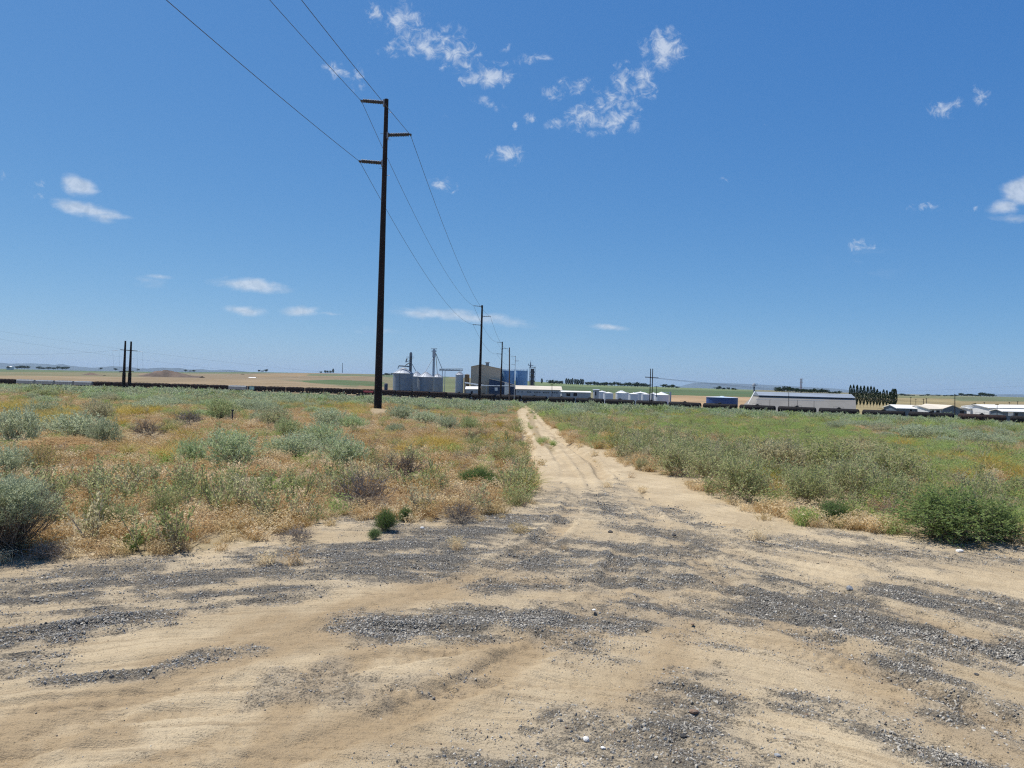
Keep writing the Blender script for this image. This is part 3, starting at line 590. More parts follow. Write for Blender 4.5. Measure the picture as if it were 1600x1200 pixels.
for (x, b_, w_, h_, lb) in [(95,704,116,34,'orange mound of dead grass in front of the olive bunch grass'),(640,790,130,24,'pale flattened straw patch left of the brown dead bush'),(400,676,50,12,'thin orange tuft left of the leaning grey sagebrush')]:
    put_shrub('dead_grass_mound', (mound_me, None), x, b_, w_, h_, lb, 'grass mound', unitw=1.2, unith=.5)
# ------------------------------------------------------------------ scatter (stuff)
def scatter(name, sources, pts, scl, label, flat=False, idx=None, rs=None):
    rs = rs or np.random.RandomState(len(name)); k = len(pts)
    coll = bpy.data.collections.new(name + '_kinds')
    for i, me in enumerate(sources):
        o = bpy.data.objects.new('%s_kind_%02d' % (name, i), me); coll.objects.link(o)
    me = bpy.data.meshes.new(name); me.vertices.add(k); me.vertices.foreach_set('co', np.asarray(pts, np.float32).ravel())
    rot = np.zeros((k, 3)); rot[:, 2] = rs.rand(k) * 6.283
    if flat: rot[:, :2] = rs.rand(k, 2) * 6.283
    else: rot[:, :2] = rs.randn(k, 2) * .09
    for an, ty, dat, f_ in (('rot', 'FLOAT_VECTOR', rot, 'vector'), ('scl', 'FLOAT', scl, 'value'), ('idx', 'INT', rs.randint(0, len(sources), k) if idx is None else idx, 'value')):
        a = me.attributes.new(an, ty, 'POINT'); a.data.foreach_set(f_, np.ascontiguousarray(dat, np.int32 if ty == 'INT' else np.float32).ravel())
    o = link(name, me); g = bpy.data.node_groups.new(name, 'GeometryNodeTree')
    g.interface.new_socket('Geometry', in_out='INPUT', socket_type='NodeSocketGeometry'); g.interface.new_socket('Geometry', in_out='OUTPUT', socket_type='NodeSocketGeometry')
    q = lambda t_: g.nodes.new(t_); L = g.links.new
    gi, go, ip, ci = q('NodeGroupInput'), q('NodeGroupOutput'), q('GeometryNodeInstanceOnPoints'), q('GeometryNodeCollectionInfo')
    ci.inputs['Collection'].default_value = coll; ci.inputs['Separate Children'].default_value = True; ci.inputs['Reset Children'].default_value = True
    L(gi.outputs[0], ip.inputs['Points']); L(ci.outputs[0], ip.inputs['Instance']); ip.inputs['Pick Instance'].default_value = True
    for an, ty, sock in (('idx', 'INT', 'Instance Index'), ('rot', 'FLOAT_VECTOR', 'Rotation'), ('scl', 'FLOAT', 'Scale')):
        na_ = q('GeometryNodeInputNamedAttribute'); na_.data_type = ty; na_.inputs['Name'].default_value = an
        L([s_ for s_ in na_.outputs if s_.enabled and s_.name == 'Attribute'][0], ip.inputs[sock])
    L(ip.outputs[0], go.inputs[0]); md = o.modifiers.new('scatter', 'NODES'); md.node_group = g
    tag(o, label, None, None, 'stuff'); print(name, k); return o
def sample(seed, K, Y0, Y1, a=1.0, smax=.8):
    rs = np.random.RandomState(seed); u = rs.rand(K); e = a + 1
    Y = (Y0 ** e + u * (Y1 ** e - Y0 ** e)) ** (1 / e); X = Y * (rs.rand(K) * 2 - 1) * smax; Z = terr(X, Y); px, py = proj(X, Y, Z); return X, Y, Z, px, py, rs
def vegmask(X, Y, px, py, j=0):
    wv = (fbm(X * 1.3, Y * 1.3, 4, 4) - .5); w2 = (fbm(X * 5, Y * 5, 3, 5) - .5); r_ = np.maximum(np.hypot(X, Y) / 6, 1)
    return ~inpoly(px + wv * 110 / r_, py + (wv * 22 + w2 * 14) / r_, ROAD)
def dsum(px, py, lst, base=0):
    m = np.full(np.shape(px), float(base))
    for pts, hw, st in lst: m = np.maximum(m, np.minimum(stroke(px, py, pts, hw, 2.0) * 1.6, 1) * st)
    return m
cheat_k = [mk_cheat(400 + i).mesh('c', [M_org, M_straw if i == 1 else M_org]) for i in range(4)]
straw_k = [mk_cheat(410 + i, 60, .26).mesh('s', [M_straw, M_straw]) for i in range(3)]
lime_k = [mk_cheat(420 + i, 80, .42).mesh('l', [M_lime, M_lime]) for i in range(3)]
weed_k = [mk_weed(430 + i).mesh('w', [M_weed, M_dead]) for i in range(4)]
haze_k = [mk_bushy(440 + i, .3, .40, 13, 6, 5, .042, .018, .006).mesh('h', [M_weed, M_dead]) for i in range(3)]
grn_k = [mk_weed(450 + i, 14, .3, 24, .04, .013, .9).mesh('g', [M_grn, M_grn]) for i in range(2)]
dead_k = [mk_bushy(460 + i, .3, .3, 16, 7, 1, .02, .006, .004).mesh('d', [M_dead, M_dead]) for i in range(2)]
# density maps in photo pixels
RIGHT = [([(1010,705),(1120,725),(1260,735),(1380,740)],36,1.0),([(1420,760),(1600,780)],20,.5),([(1100,755),(1250,770),(1380,780)],26,1.),([(900,668),(1000,690)],14,.7),([(1500,800),(1620,820)],30,.8)]
LEFTW = [([(100,800),(200,790),(300,790),(380,800)],30,.9),([(380,772),(480,760),(560,765)],18,.6),([(600,735),(680,725),(800,715)],22,.5),([(760,680),(805,720),(812,770)],16,.9),([(20,790),(60,860)],16,.4),([(400,790),(500,770)],16,.6)]
LIME = [([(1060,672),(1200,678),(1320,690),(1450,710),(1600,730)],16,1.0),([(1180,668),(1330,680)],9,1.0),([(1450,740),(1600,740)],24,.7),([(1500,775),(1600,790)],20,.6)]
ORNG = [([(1330,665),(1450,690),(1600,700)],14,.8),([(1000,650),(1300,655),(1600,668)],8,.5),([(860,660),(905,688),(950,700),(1000,725)],6,1.0),([(1010,735),(1100,762)],7,.9),([(100,725),(300,735),(420,720)],34,1.0),([(300,695),(420,690),(600,690)],22,1.0),([(560,690),(680,690),(800,680)],20,.8),([(600,665),(780,668)],8,.8),([(620,780),(720,760),(820,770)],14,.9),([(80,690),(140,705)],14,1.2),([(180,700),(280,680)],16,.9),([(1480,675),(1540,690)],10,1.0),([(1400,655),(1330,665)],6,.8),([(1560,720),(1620,725)],8,.6),([(400,790),(480,800)],10,.7),([(800,650),(790,668)],5,.9)]
STRAW = [([(600,790),(720,790),(790,800)],12,1.0),([(180,850),(260,850),(350,835),(440,825)],13,1.0),([(1100,785),(1200,805),(1280,815),(1400,835),(1600,850)],11,1.0),([(360,830),(440,800)],14,.8),([(60,870),(200,868)],8,.7),([(1010,745),(1090,768)],6,.6)]
FRESH = [([(150,858),(200,862)],6,.8),([(280,840),(340,842)],9,1.0),([(815,803),(850,808)],5,1.0),([(1200,800),(1260,818)],6,.4),([(1280,822),(1340,822)],4,.5),([(1380,830),(1420,840)],8,.6),([(810,700),(818,760)],5,.7),([(1560,850),(1600,858)],6,.4),([(540,800),(560,804)],5,.3)]
def layer(name, kinds, K, Y0, Y1, a, dfun, seed, label, smin, smax_, shoulder=False):
    X, Y, Z, px, py, rs = sample(seed, K, Y0, Y1, a); m = vegmask(X, Y, px, py)
    pn = 22 / np.maximum(Y / 15, 1); q = (fbm(X * .55, Y * .35, 4, seed) - .5)
    for ax, ay, aw, ah in AVOID: m &= ~((((px - ax) / (aw * .5)) ** 2 + ((py - (ay - 1)) / (ah * .16 + 3)) ** 2) < 1)
    if shoulder: m = np.ones(K, bool)
    d = dfun(px + q * 90, py + q * 24, X, Y); patch = sst(.42, .60, fbm(X * .8 + seed, Y * .8, 3, seed + 2)); d = d * (.2 + .8 * patch)
    m &= rs.rand(K) < d
    sc_ = (smin + (smax_ - smin) * rs.rand(K)) * (1 + np.clip((Y - 30) / 80, 0, .6))
    return scatter(name, kinds, np.stack([X, Y, Z - .01], 1)[m], sc_[m], label, rs=rs)
L_ = lambda px: (px < 830) * 1.0
layer('rusty_grass', cheat_k, 95000, 6.2, 60, .85, lambda x, y, X, Y: dsum(x, y, ORNG, 0.0) + .42 * L_(x) + .24, 1, 'low rusty orange cheatgrass covering the dry plain', .38, .80)
layer('straw_litter', straw_k, 26000, 6.2, 30, .6, lambda x, y, X, Y: dsum(x, y, STRAW, 0.0) + .10, 2, 'flattened pale straw along the gravel edge', .45, .95)
layer('lime_grass', lime_k, 60000, 8, 60, .8, lambda x, y, X, Y: dsum(x, y, LIME, 0.0) * .9 + np.where((x > 1330) & (y < 705), .08, .30) * (1 - L_(x)) + .09 * L_(x), 3, 'fresh lime green grass between the weeds on the right', .4, .8)
layer('field_weeds', weed_k, 24000, 6.2, 44, .7, lambda x, y, X, Y: dsum(x, y, LEFTW, 0.13) * sst(735, 785, y) * L_(x) + dsum(x, y, RIGHT, .06) * .3 * (1 - L_(x)), 4, 'grey-green stalky weeds standing in the field', .6, 1.1)
layer('fine_weeds', haze_k, 30000, 6.5, 60, .75, lambda x, y, X, Y: dsum(x, y, RIGHT, .035) * (1 - L_(x)) + (.02 + .07 * sst(735, 785, y)) * L_(x) + .35 * dsum(x, y, LEFTW) * np.where(x > 570, sst(680, 720, y), sst(735, 785, y)), 5, 'fine branching weeds massed beside the track', .45, .95)
SHO = [(VEG_EDGE_L[2:], 9, .5), (VEG_EDGE_R[:-1], 7, .45)]
layer('shoulder_straw', straw_k + cheat_k[:1] + grn_k[:1] * 0, 22000, 6, 24, .4, lambda x, y, X, Y: dsum(x, y, SHO) + .02 * (y < 880), 12, 'thin straw and sprigs straggling onto the sandy shoulder', .22, .6, True)
layer('green_sprouts', grn_k, 16000, 6, 30, .5, lambda x, y, X, Y: dsum(x, y, FRESH, 0.0), 6, 'small fresh green sprouts at the gravel edge', .35, .8)
layer('dry_twigs', dead_k, 22000, 6, 60, .7, lambda x, y, X, Y: .16 + .16 * (x > 1000), 7, 'scattered dry grey twigs among the grass', .4, 1.0)
layer('bunch_grass_patches', [P_bun[0][0], P_bun[1][0]], 30000, 8, 60, .8, lambda x, y, X, Y: dsum(x, y, [([(0,652),(100,655)],15,.9),([(180,712),(290,705)],14,.5),([(420,640),(560,645)],8,.25),([(180,650),(300,655)],8,.3),([(1180,760),(1240,770)],12,.35),([(600,700),(760,690)],14,.12),([(1400,730),(1600,740)],30,.12)], 0.012), 13, 'golden and olive bunch grass leaning in the wind', .45, .9)
# grass strip in the middle of the track, far along
X, Y, Z, px, py, rs = sample(8, 60000, 18, 120, .3, .2); m = (stroke(px, py, MIDGRASS[0], MIDGRASS[1], 1.3) > .3) & (rs.rand(len(X)) < .16) & (fbm(X * 1.5, Y * .6, 3, 2) > .5)
scatter('track_grass', lime_k + straw_k, np.stack([X, Y, Z], 1)[m], .2 + .25 * rs.rand(m.sum()), 'low grass strip between the two ruts of the track', rs=rs)
# mid distance: taller weeds and tufts out to the crest
X, Y, Z, px, py, rs = sample(9, 30000, 42, 260, .8); m = vegmask(X, Y, px, py); pt = fbm(X * .05, Y * .03, 3, 3); m &= rs.rand(len(X)) < np.where(pt > .5, .8, .35)
idx_ = np.where(px < 830, np.where(rs.rand(len(X)) < .5, rs.randint(0, 4, len(X)), 7 + rs.randint(0, 4, len(X))), np.where(pt + .1 * rs.randn(len(X)) > .5, 4 + rs.randint(0, 3, len(X)), rs.randint(0, 11, len(X))))
scatter('far_grass', cheat_k + lime_k + weed_k, np.stack([X, Y, Z - .02], 1)[m], (.9 + .8 * rs.rand(len(X)))[m], 'dry and green grass mixed among the far sagebrush', idx=idx_[m], rs=rs)
# sagebrush: nearest 230 as individuals, the rest as one mass
X, Y, Z, px, py, rs = sample(10, 80000, 24, 330, .85)
m = vegmask(X, Y, px, py); den = np.where(px < 820, .95, np.where(py < 660, .9, np.where((px > 1310) & (py < 712), .8, .03)))
den = den * sst(.24, .50, fbm(X * .045, Y * .03, 3, 5)) * np.clip((Y - 20) / 32, .06, 1); den = np.where((px > 800) & (px < 1100) & (py > 652), den * .35, den)
m &= rs.rand(len(X)) < den; o_ = np.argsort(Y[m]); X, Y, Z, px, py = [q[m][o_] for q in (X, Y, Z, px, py)]; sz = .5 + .6 * rs.rand(len(X)) ** 1.3; NI = 280
for i in range(NI):
    if px[i] < -40 or px[i] > 1640 or (abs(px[i] - 590) < 34 and py[i] > 632): continue
    v = rs.randint(0, 4); r = empty('sagebrush', (X[i], Y[i], Z[i] - .03), rs.rand() * 6.28); s_ = float(sz[i]); r.scale = (s_ * 1.3, s_ * 1.25, s_ * (.6 + .3 * rs.rand()))
    mm = sage_proto[v] if Y[i] < 45 else sage_lo[v]; link('foliage', mm[0], r); link('stem', mm[1], r)
    sec = next(t_ for lim, t_ in ((100, 'near the left frame edge'), (150, 'left of the far left H-frame'), (240, 'in line with the far left H-frame'), (400, 'in line with the light hopper car'), (560, 'well left of the tall pole'), (640, 'in line with the tall pole'), (700, 'in line with the grain bins'), (760, 'in line with the tan building'), (830, 'close left of the track'), (900, 'close right of the track'), (1000, 'in line with the low white carport'), (1060, 'in line with the slim H-frame'), (1165, 'in line with the round blue tank'), (1250, 'in line with the left half of the grey shed'), (1335, 'in line with the right half of the grey shed'), (1410, 'in line with the poplars'), (1470, 'in line with the pale-roofed shed'), (1530, 'in line with the gabled shed'), (9999, 'by the right frame edge')) if px[i] < lim)
    dist = 'in front' if Y[i] < 36 else 'midway' if Y[i] < 46 else 'farther back'; size = 'small low' if sz[i] < .58 else 'middling' if sz[i] < .82 else 'large'
    tag(r, '%s grey-green sagebrush %s, %s' % (size, dist, sec), 'shrub', 'sagebrush dotted over the plain')
m = np.arange(len(X)) >= NI
scatter('sagebrush_mass', [q[0] for q in sage_lo], np.stack([X, Y, Z - .05], 1)[m], sz[m] * 1.2, 'far sagebrush merging into a grey-green carpet up to the railway', rs=rs)
# ------------------------------------------------------------------ gravel and loose stones
def rockmesh(sd, sub=1, mt=None, jag=.28):
    import bmesh
    rs = np.random.RandomState(sd); bm = bmesh.new(); bmesh.ops.create_icosphere(bm, subdivisions=sub, radius=1.0)
    sc_ = (1, .55 + .4 * rs.rand(), .4 + .3 * rs.rand()); pl = [unit(rs.randn(3)) for _ in range(5)]
    for v in bm.verts:
        p = np.array(v.co)
        for q in pl:
            dd = p @ q
            if dd > .72: p = p - q * (dd - .72)
        p = p * (1 + rs.randn() * jag * .25) * sc_; v.co = p
    me = bpy.data.meshes.new('rock'); bm.to_mesh(me); bm.free(); me.materials.append(mt); return me
def rockmat(name, lo, hi):
    m = bpy.data.materials.new(name); m.use_nodes = True; k = N(m.node_tree); b = m.node_tree.nodes['Principled BSDF']
    oi = k.new('ShaderNodeObjectInfo').outputs['Random']; tcn = k.new('ShaderNodeTexCoord').outputs['Object']
    c = k.mix(oi, lo, hi); c = k.mix(k.ramp(k.noise(tcn, 1.6, 4, .7), .45, .7, 0, .4), c, (.30, .25, .19)); k.set(b, 'Base Color', c)
    b.inputs['Roughness'].default_value = .85; b.inputs['Specular IOR Level'].default_value = .25
    return m
MR = rockmat('basalt_gravel', (.15, .137, .115), (.54, .50, .42)); MRb = rockmat('brown_stone', (.16, .10, .07), (.30, .22, .15)); MRw = rockmat('white_stone', (.6, .58, .54), (.75, .74, .7)); MRk = rockmat('black_stone', (.03, .03, .032), (.06, .06, .06)); MRg = rockmat('grey_stone', (.22, .23, .24), (.3, .31, .32))
rocks = [rockmesh(500 + i, 1, MR) for i in range(9)] + [rockmesh(530, 1, MRb)]
def gravmask(X, Y, px, py):
    wv = (fbm(X * 1.3, Y * 1.3, 4, 4) - .5); w2 = (fbm(X * 5, Y * 5, 3, 5) - .5); r_ = np.maximum(np.hypot(X, Y) / 6, 1); x = px + wv * 110 / r_; y = py + (wv * 22 + w2 * 14) / r_
    m = np.zeros(len(X))
    for pts, hw, st in GR: m = np.maximum(m, stroke(x, y, pts, hw * 1.9) ** .8 * st)
    out = sst(.52, .66, fbm(X * .8 + 40, Y * .8, 4, 6)) * .7; m = np.where(py > 1215, out, m); spr = sst(.56, .75, fbm(X * 1.7 + 9, Y * 1.7, 4, 2)) * .22 * (py > 770)
    m = m * streakmod(X, Y, Y - gfun(X))
    return np.maximum(m, np.where(py < 1215, spr, 0)), inpoly(x, y, ROAD)
P_, S2 = [], []
for (K, y0, y1, s0, s1, sd) in ((230000, 2.3, 5.2, .003, .0125, 20), (330000, 4.6, 10.5, .005, .0125, 21), (60000, 9, 17, .010, .02, 22), (90000, 2.3, 7.5, .0014, .005, 23)):
    X, Y, Z, px, py, rs = sample(sd, K, y0, y1, 1.0, .78); gmk, rd = gravmask(X, Y, px, py)
    clump = fbm(X * 7, Y * 7, 3, 1); pr = np.clip(gmk, 0, 1) ** 1.25 * np.clip(.1 + 1.9 * (clump - .25), 0, 1.2) * .66 + .004
    m = (rs.rand(K) < pr) & rd
    if sd == 23: m = (rs.rand(K) < .35 + .65 * (clump > .5)) & rd
    sc_ = (s0 + (s1 - s0) * rs.rand(K) ** 2.2) * np.clip(.55 + gmk, .55, 1.1); ph_ = Y - gfun(X); dz_, _ = tyre(X[m], Y[m]); zz_ = (Z + micro(X, Y, ph_, px, py) + gmk * .006 - sc_ * .05)[m] + dz_; P_.append(np.stack([X[m], Y[m], zz_], 1)); S2.append(sc_[m])
P_ = np.concatenate(P_); S2 = np.concatenate(S2); rs = np.random.RandomState(3); ix = rs.randint(0, 9, len(P_)); ix[rs.rand(len(P_)) < .02] = 9
scatter('gravel', rocks, P_, S2, 'crushed dark grey gravel strewn over the sandy road', flat=True, idx=ix, rs=rs)
for (x, y, w_, mt, lb) in [(1327,922,14,MRg,'rounded pale grey stone sitting on the right gravel band'),(1268,959,6,MRw,'small white stone, left of three in a row'),(1290,963,6,MRw,'small white stone, middle of three in a row'),(1305,965,7,MRw,'small white stone, right of three in a row'),
    (1284,970,12,MRk,'black stone in front of the three white stones'),(1082,976,8,MRb,'reddish-brown stone beside the right gravel bed'),(1084,1114,14,MRb,'reddish-brown clod near the bottom centre'),(916,1157,12,MRw,'white stone in the bottom gravel heap'),(942,1170,9,MRw,'smaller white stone in the bottom gravel heap'),
    (928,954,6,MRw,'white chip on top of the central gravel bed'),(711,979,6,MRw,'white chip low in the central gravel bed'),(954,833,9,MRk,'black stone on the sand above the main gravel band'),(1053,838,9,MRk,'black stone right of the track mouth'),(1526,1055,8,MRk,'black pebble on the sand at the right edge'),
    (349,665,8,MRw,'white ball shaped stone, left of two in the far left field'),(363,667,6,MRw,'white ball shaped stone, right of two in the far left field'),(1215,1183,11,MRg,'pale grey stone near the bottom right'),(1312,1105,8,MRk,'black stone right of the watermark-free bottom band'),(660,826,7,MRw,'white scrap of stone at the upper gravel edge'),
    (1278,882,5,MRk,'tiny black pebble on the right sand'),(1500,863,12,MRw,'flat white scrap on the right road edge'),(1048,1147,12,MRk,'dark angular rock in the bottom heap'),(1068,1152,12,MRk,'dark cube shaped rock in the bottom heap'),(574,1015,1,MRk,'')]:
    if not lb: continue
    lb = lb.replace('right of the watermark-free bottom band', 'above the lower right gravel streak')
    gp = ground_at(x, y); s_ = w_ / F * gp.y * .55; o = link('stone', rockmesh(600 + x, 2, mt, .15)); o.location = gp + Vector((0, 0, s_ * .35)); o.scale = (s_,) * 3; o.rotation_euler.z = x; tag(o, lb, 'stone')
# thin dark stake by the white stones
gp = ground_at(363, 662); mb = MB(); h_ = 22 / F * gp.y; mb.tube((0, 0, -.1), (0, 0, h_), .02, .02, 6); mb.box(-.035, .035, -.03, .03, h_ - .04, h_)
o = mb.build('stake', mat('dark_steel', (.05, .05, .055), .6)); o.location = gp; tag(o, 'thin dark steel stake standing in the far left field', 'stake')
# ------------------------------------------------------------------ structures beyond the plain
GZ = EYE - 13.25
def GZa(X, Y): return float(terr(X, Y))
M_pole = mat('dark_pole_wood', (.020, .014, .013), .85, var=.35, scale=1.2, bump=.01, stain=(.045, .03, .024))
M_ins = mat('insulator_rubber', (.05, .05, .055), .5); M_wire = mat('wire_metal', (.09, .095, .11), .6, .3); M_hw = mat('pole_hardware', (.30, .30, .30), .5, .7)
M_steelp = mat('pale_steel_pole', (.42, .46, .50), .5, .3)
# ---- power line poles
def line_pole(base, H, rb, rt, lean, arms, label, group, mt=None, ins_len=1.37, detail=True):
    r = empty('power_pole', base); m = MB(); top = Vector((lean, 0, H)); m.tube((0, 0, -1.0), top, rb, rt, 14); m.build('pole', mt or M_pole, r, smooth=True)
    tips = []
    for (h, sgn) in arms:
        c = Vector((lean * h / H, 0, h)); rr = rt + .02; m = MB(); a = c + Vector((sgn * rr, 0, 0)); b_ = a + Vector((sgn * (ins_len - .12), 0, .07)); k = 18 if detail else 4
        m.tube(a, b_, .05, .045, 8)
        for i in range(1, k): q = a + (b_ - a) * (i / k); m.tube(q - Vector((.022, 0, 0)), q + Vector((.022, 0, 0)), .115 if i % 2 else .095, None, 10)
        ins = m.build('insulator', M_ins, r); m = MB(); m.box(a.x - .05, a.x + .03, -.1, .1, h - .22, h + .16); mid = a + (b_ - a) * .5; m.tube(mid - Vector((.04, 0, 0)), mid + Vector((.04, 0, 0)), .06, None, 8); m.build('mounting', M_hw, ins)
        m = MB(); m.tube(b_, b_ + Vector((sgn * .12, 0, 0)), .06, .05, 8); m.tube(b_ + Vector((sgn * .06, -.16, -.03)), b_ + Vector((sgn * .06, .16, -.03)), .045, None, 8); m.build('clamp', M_ins, ins)
        tips.append(Vector(base) + b_ + Vector((sgn * .06, 0, -.03)))
    if detail:
        m = MB()
        for i, h in enumerate([H - .75, H - 2.0, H - 2.35, H - 4.0, H - 4.4]): s_ = 1 if i % 2 == 0 else -1; m.tube((lean * h / H, 0, h), (lean * h / H + s_ * .3, 0, h), .012, None, 5)
        m.build('step_bolts', M_hw, r)
    tag(r, label, 'power pole', group); return tips
g1 = W(590, 642, 44); z1 = GZa(g1.x, 44) - .1; t1 = W(604, 155, 44)
H1 = t1.z - z1; ARM = [(H1 * (1 - .011), -1), (H1 * (1 - .115), 1), (H1 * (1 - .205), -1)]
T = [line_pole((g1.x, 44, z1), H1, .235, .115, t1.x - g1.x, ARM, 'tallest nearest power pole, dark wood, left of the track', 'line of power poles')]
def farpole(px, topy, Y, lab, mt=None, lean=.1):
    tp = W(px, topy, Y); z0 = GZa(tp.x, Y); h = tp.z - z0
    return line_pole((tp.x - lean, Y, z0), h, .3 if not mt else .13, .16 if not mt else .09, lean, [(h * (1 - .011), -1), (h * (1 - .115 * H1 / h), 1), (h * (1 - .205 * H1 / h), -1)], lab, 'line of power poles', mt, 1.45, False)
T.append(farpole(753.5, 477, 141, 'second power pole of the line, halfway to the railway'))
T.append(farpole(785, 534, 227, 'third power pole of the line, standing before the blue silos'))
T.append(farpole(805.5, 556, 313, 'pale grey fourth power pole, faint against the sky by the blue silos', M_steelp))
T.append([Vector((p.x + 8, 412, p.z - 3.5)) for p in T[-1]])
dp = Vector((-15.6, -50, 0)) - Vector((g1.x, 44, 0)); T0 = [p + dp + Vector((0, 0, .1)) for p in T[0]]
def wire(name, p, q, sag, r, label, group=None, mt=None, k=40):
    pts = [p + (q - p) * (i / k) - Vector((0, 0, 4 * sag * (i / k) * (1 - i / k))) for i in range(k + 1)]; m = MB()
    for a, b_ in zip(pts[:-1], pts[1:]): m.tube(a, b_, r, None, 6, caps=False)
    o = m.build(name, mt or M_wire); return tag(o, label, 'wire', group)
nm = ['upper left', 'right hand', 'lower left']
for i in range(3):
    wire('power_line', T0[i], T[0][i], 1.6, .013, nm[i] + ' conductor running overhead to the nearest tall pole', 'overhead conductors')
    wire('power_line', T[0][i], T[1][i], 2.0, .014, nm[i] + ' conductor sagging from the nearest pole to the second', 'overhead conductors')
    wire('power_line', T[1][i], T[2][i], 1.6, .02, nm[i] + ' conductor between second and third pole', 'overhead conductors')
    wire('power_line', T[2][i], T[3][i], 1.4, .018, nm[i] + ' conductor between third pole and pale fourth pole', 'overhead conductors')
def post(px, topy, boty, Y, wpx, label, name='utility_pole', arms=0, mt=None, grp=None, cat='pole', lean=0):
    tp = W(px, topy, Y); bt = W(px - lean, boty, Y); r = empty(name, (bt.x, Y, bt.z - 1.0)); h = tp.z - bt.z + 1.0; m = MB(); rr = wpx / F * Y / 2; L = tp.x - bt.x
    m.tube((0, 0, 0), (L, 0, h), rr * 1.1, rr * .75, 8); m.build('pole', mt or M_pole, r)
    if arms: m = MB(); m.box(L - arms / F * Y / 2, L + arms / F * Y / 2, -.06, .06, h - .5, h - .3); m.build('crossarm', mt or M_pole, r)
    tag(r, label, cat, grp); return r, tp
# H-frame on the left (two thick poles, crossarm, hanging strings)
Yh = 160; a = W(193, 604, Yh); b_ = W(202, 604, Yh); tA = W(196, 532.5, Yh); tB = W(205, 533.5, Yh); r = empty('h_frame_pylon', (a.x, Yh, a.z - 1)); o0 = Vector((a.x, Yh, a.z - 1))
for q, tq in ((a, tA), (b_, tB)):
    m = MB(); m.tube(q - o0 - Vector((0, 0, .2)), tq - o0, .33, .17, 12); md = q - o0 + (tq - q) * .30; m.tube(q - o0 - Vector((0, 0, .2)), md, .36, .33, 12); m.build('pole', M_pole, r, smooth=True)
m = MB(); m.tube(W(188, 546.5, Yh) - o0, W(215, 548.5, Yh) - o0, .07, None, 8); m.build('crossarm', M_pole, r)
m = MB(); m.tube(W(176, 548, Yh) - o0, W(183, 547.5, Yh) - o0, .035); m.tube(W(183, 547.5, Yh) - o0, W(188, 546.5, Yh) - o0, .02); m.tube(W(215, 548.5, Yh) - o0, W(223, 550, Yh) - o0, .035); m.build('insulator', M_steelp, r)
m = MB(); m.tube(W(186, 581, Yh) - o0, W(194, 580, Yh) - o0, .09); m.tube(W(194, 580, Yh) - o0, W(203, 580, Yh) - o0, .09); m.tube(W(203, 580, Yh) - o0, W(209, 580, Yh) - o0, .06); m.build('lower_brace', M_pole, r)
for x in (176.5, 186, 214, 222.5): m = MB(); m.tube(W(x, 550, Yh) - o0, W(x + 1, 576, Yh) - o0, .012, None, 5); m.build('jumper_wire', M_steelp, r)
tag(r, 'short H-frame of two thick dark poles at the far left', 'pylon')
# H-frame in the middle right
Yh = 230; r = empty('h_frame_pylon', W(1018, 636, Yh)); o0 = r.location.copy()
for x in (1016.3, 1019.6):
    m = MB(); m.tube(W(x - 1.4, 640, Yh) - o0, W(x + .3, 576, Yh) - o0, .17, .12, 10); m.build('pole', M_pole, r, smooth=True)
m = MB(); m.tube(W(1008, 589, Yh) - o0, W(1029, 590.5, Yh) - o0, .10, None, 8); m.build('crossarm', M_pole, r)
for x in (1009, 1018, 1028): m = MB(); m.tube(W(x, 589.5, Yh) - o0, W(x, 591, Yh) - o0, .05); m.build('insulator', M_ins, r)
tag(r, 'slim H-frame of two thin poles in front of the white tanks', 'pylon')
for j, (x, y) in enumerate(((1009, 589.7), (1018, 590), (1028, 590.7))):
    p = W(x, y, Yh); wire('power_line', p, W(1760 + 60 * j, 640 + 2 * j, 560), 3.5, .022, 'thin wire running right from the slim H-frame', 'wires from the H-frame')
    wire('power_line', p, W(-300 + 8 * j, 532 + 4 * j, 150), 5.5, .004, 'thin wire running left from the slim H-frame past the plant', 'wires from the H-frame')
wire('power_line', W(-60, 551, 175), W(176, 548, 160), .6, .010, 'faint wire reaching the left H-frame'); 
wire('power_line', W(-60, 508, 300), W(1700, 596, 330), 14, .016, 'long faint wire across the sky above the train', 'faint far wires'); wire('power_line', W(-60, 520, 300), W(1700, 610, 330), 14, .016, 'second long faint wire across the sky above the train', 'faint far wires')
GP = 'small poles around the yards'
for (px, ty, by, Y, wd, lb, ar) in [(796, 543, 628, 236, 2.2, 'plain pole without insulators right of the third line pole', 0),(862.5, 600, 618, 440, 1.0, 'small pole before the long beige-roofed building', 5),(1026, 603, 618, 420, 1.0, 'small pole right of the slim H-frame', 7),(1203, 624, 634, 385, .6, 'low post in front of the grey shed, left', 0),(1246, 625, 634, 385, .6, 'low post in front of the grey shed, middle', 0),(1272, 626, 634, 385, .6, 'low post in front of the grey shed, right', 0),
    (1232.5, 611, 634, 380, 1.0, 'slim pole standing before the grey shed', 0),(1492, 615.5, 645, 330, 1.3, 'pole before the blue-grey gabled shed', 3),(1423, 620, 635, 430, .7, 'thin pole right of the poplars', 3),(1431, 623, 635, 430, .6, 'thinner pole right of the poplars', 3),(1443, 623, 642, 400, 1.0, 'left pole of the close pair by the small shed', 3),(1447.5, 622, 642, 400, 1.0, 'right pole of the close pair by the small shed', 3),
    (1558, 631, 648, 330, 1.0, 'pole before the white warehouse', 6),(1538, 628, 636, 480, .7, 'thin pole behind the white building', 3),(1577, 628, 638, 480, .8, 'pole at the back of the white warehouse', 3),(1590, 627, 640, 470, .8, 'rearmost pole at the frame edge', 3),(1508, 634, 642, 420, .7, 'short pole right of the blue-grey gabled shed', 0)]:
    post(px, ty, by, Y, wd, lb, arms=ar, mt=None if px != 796 else mat('brown_pole', (.13, .09, .07)))
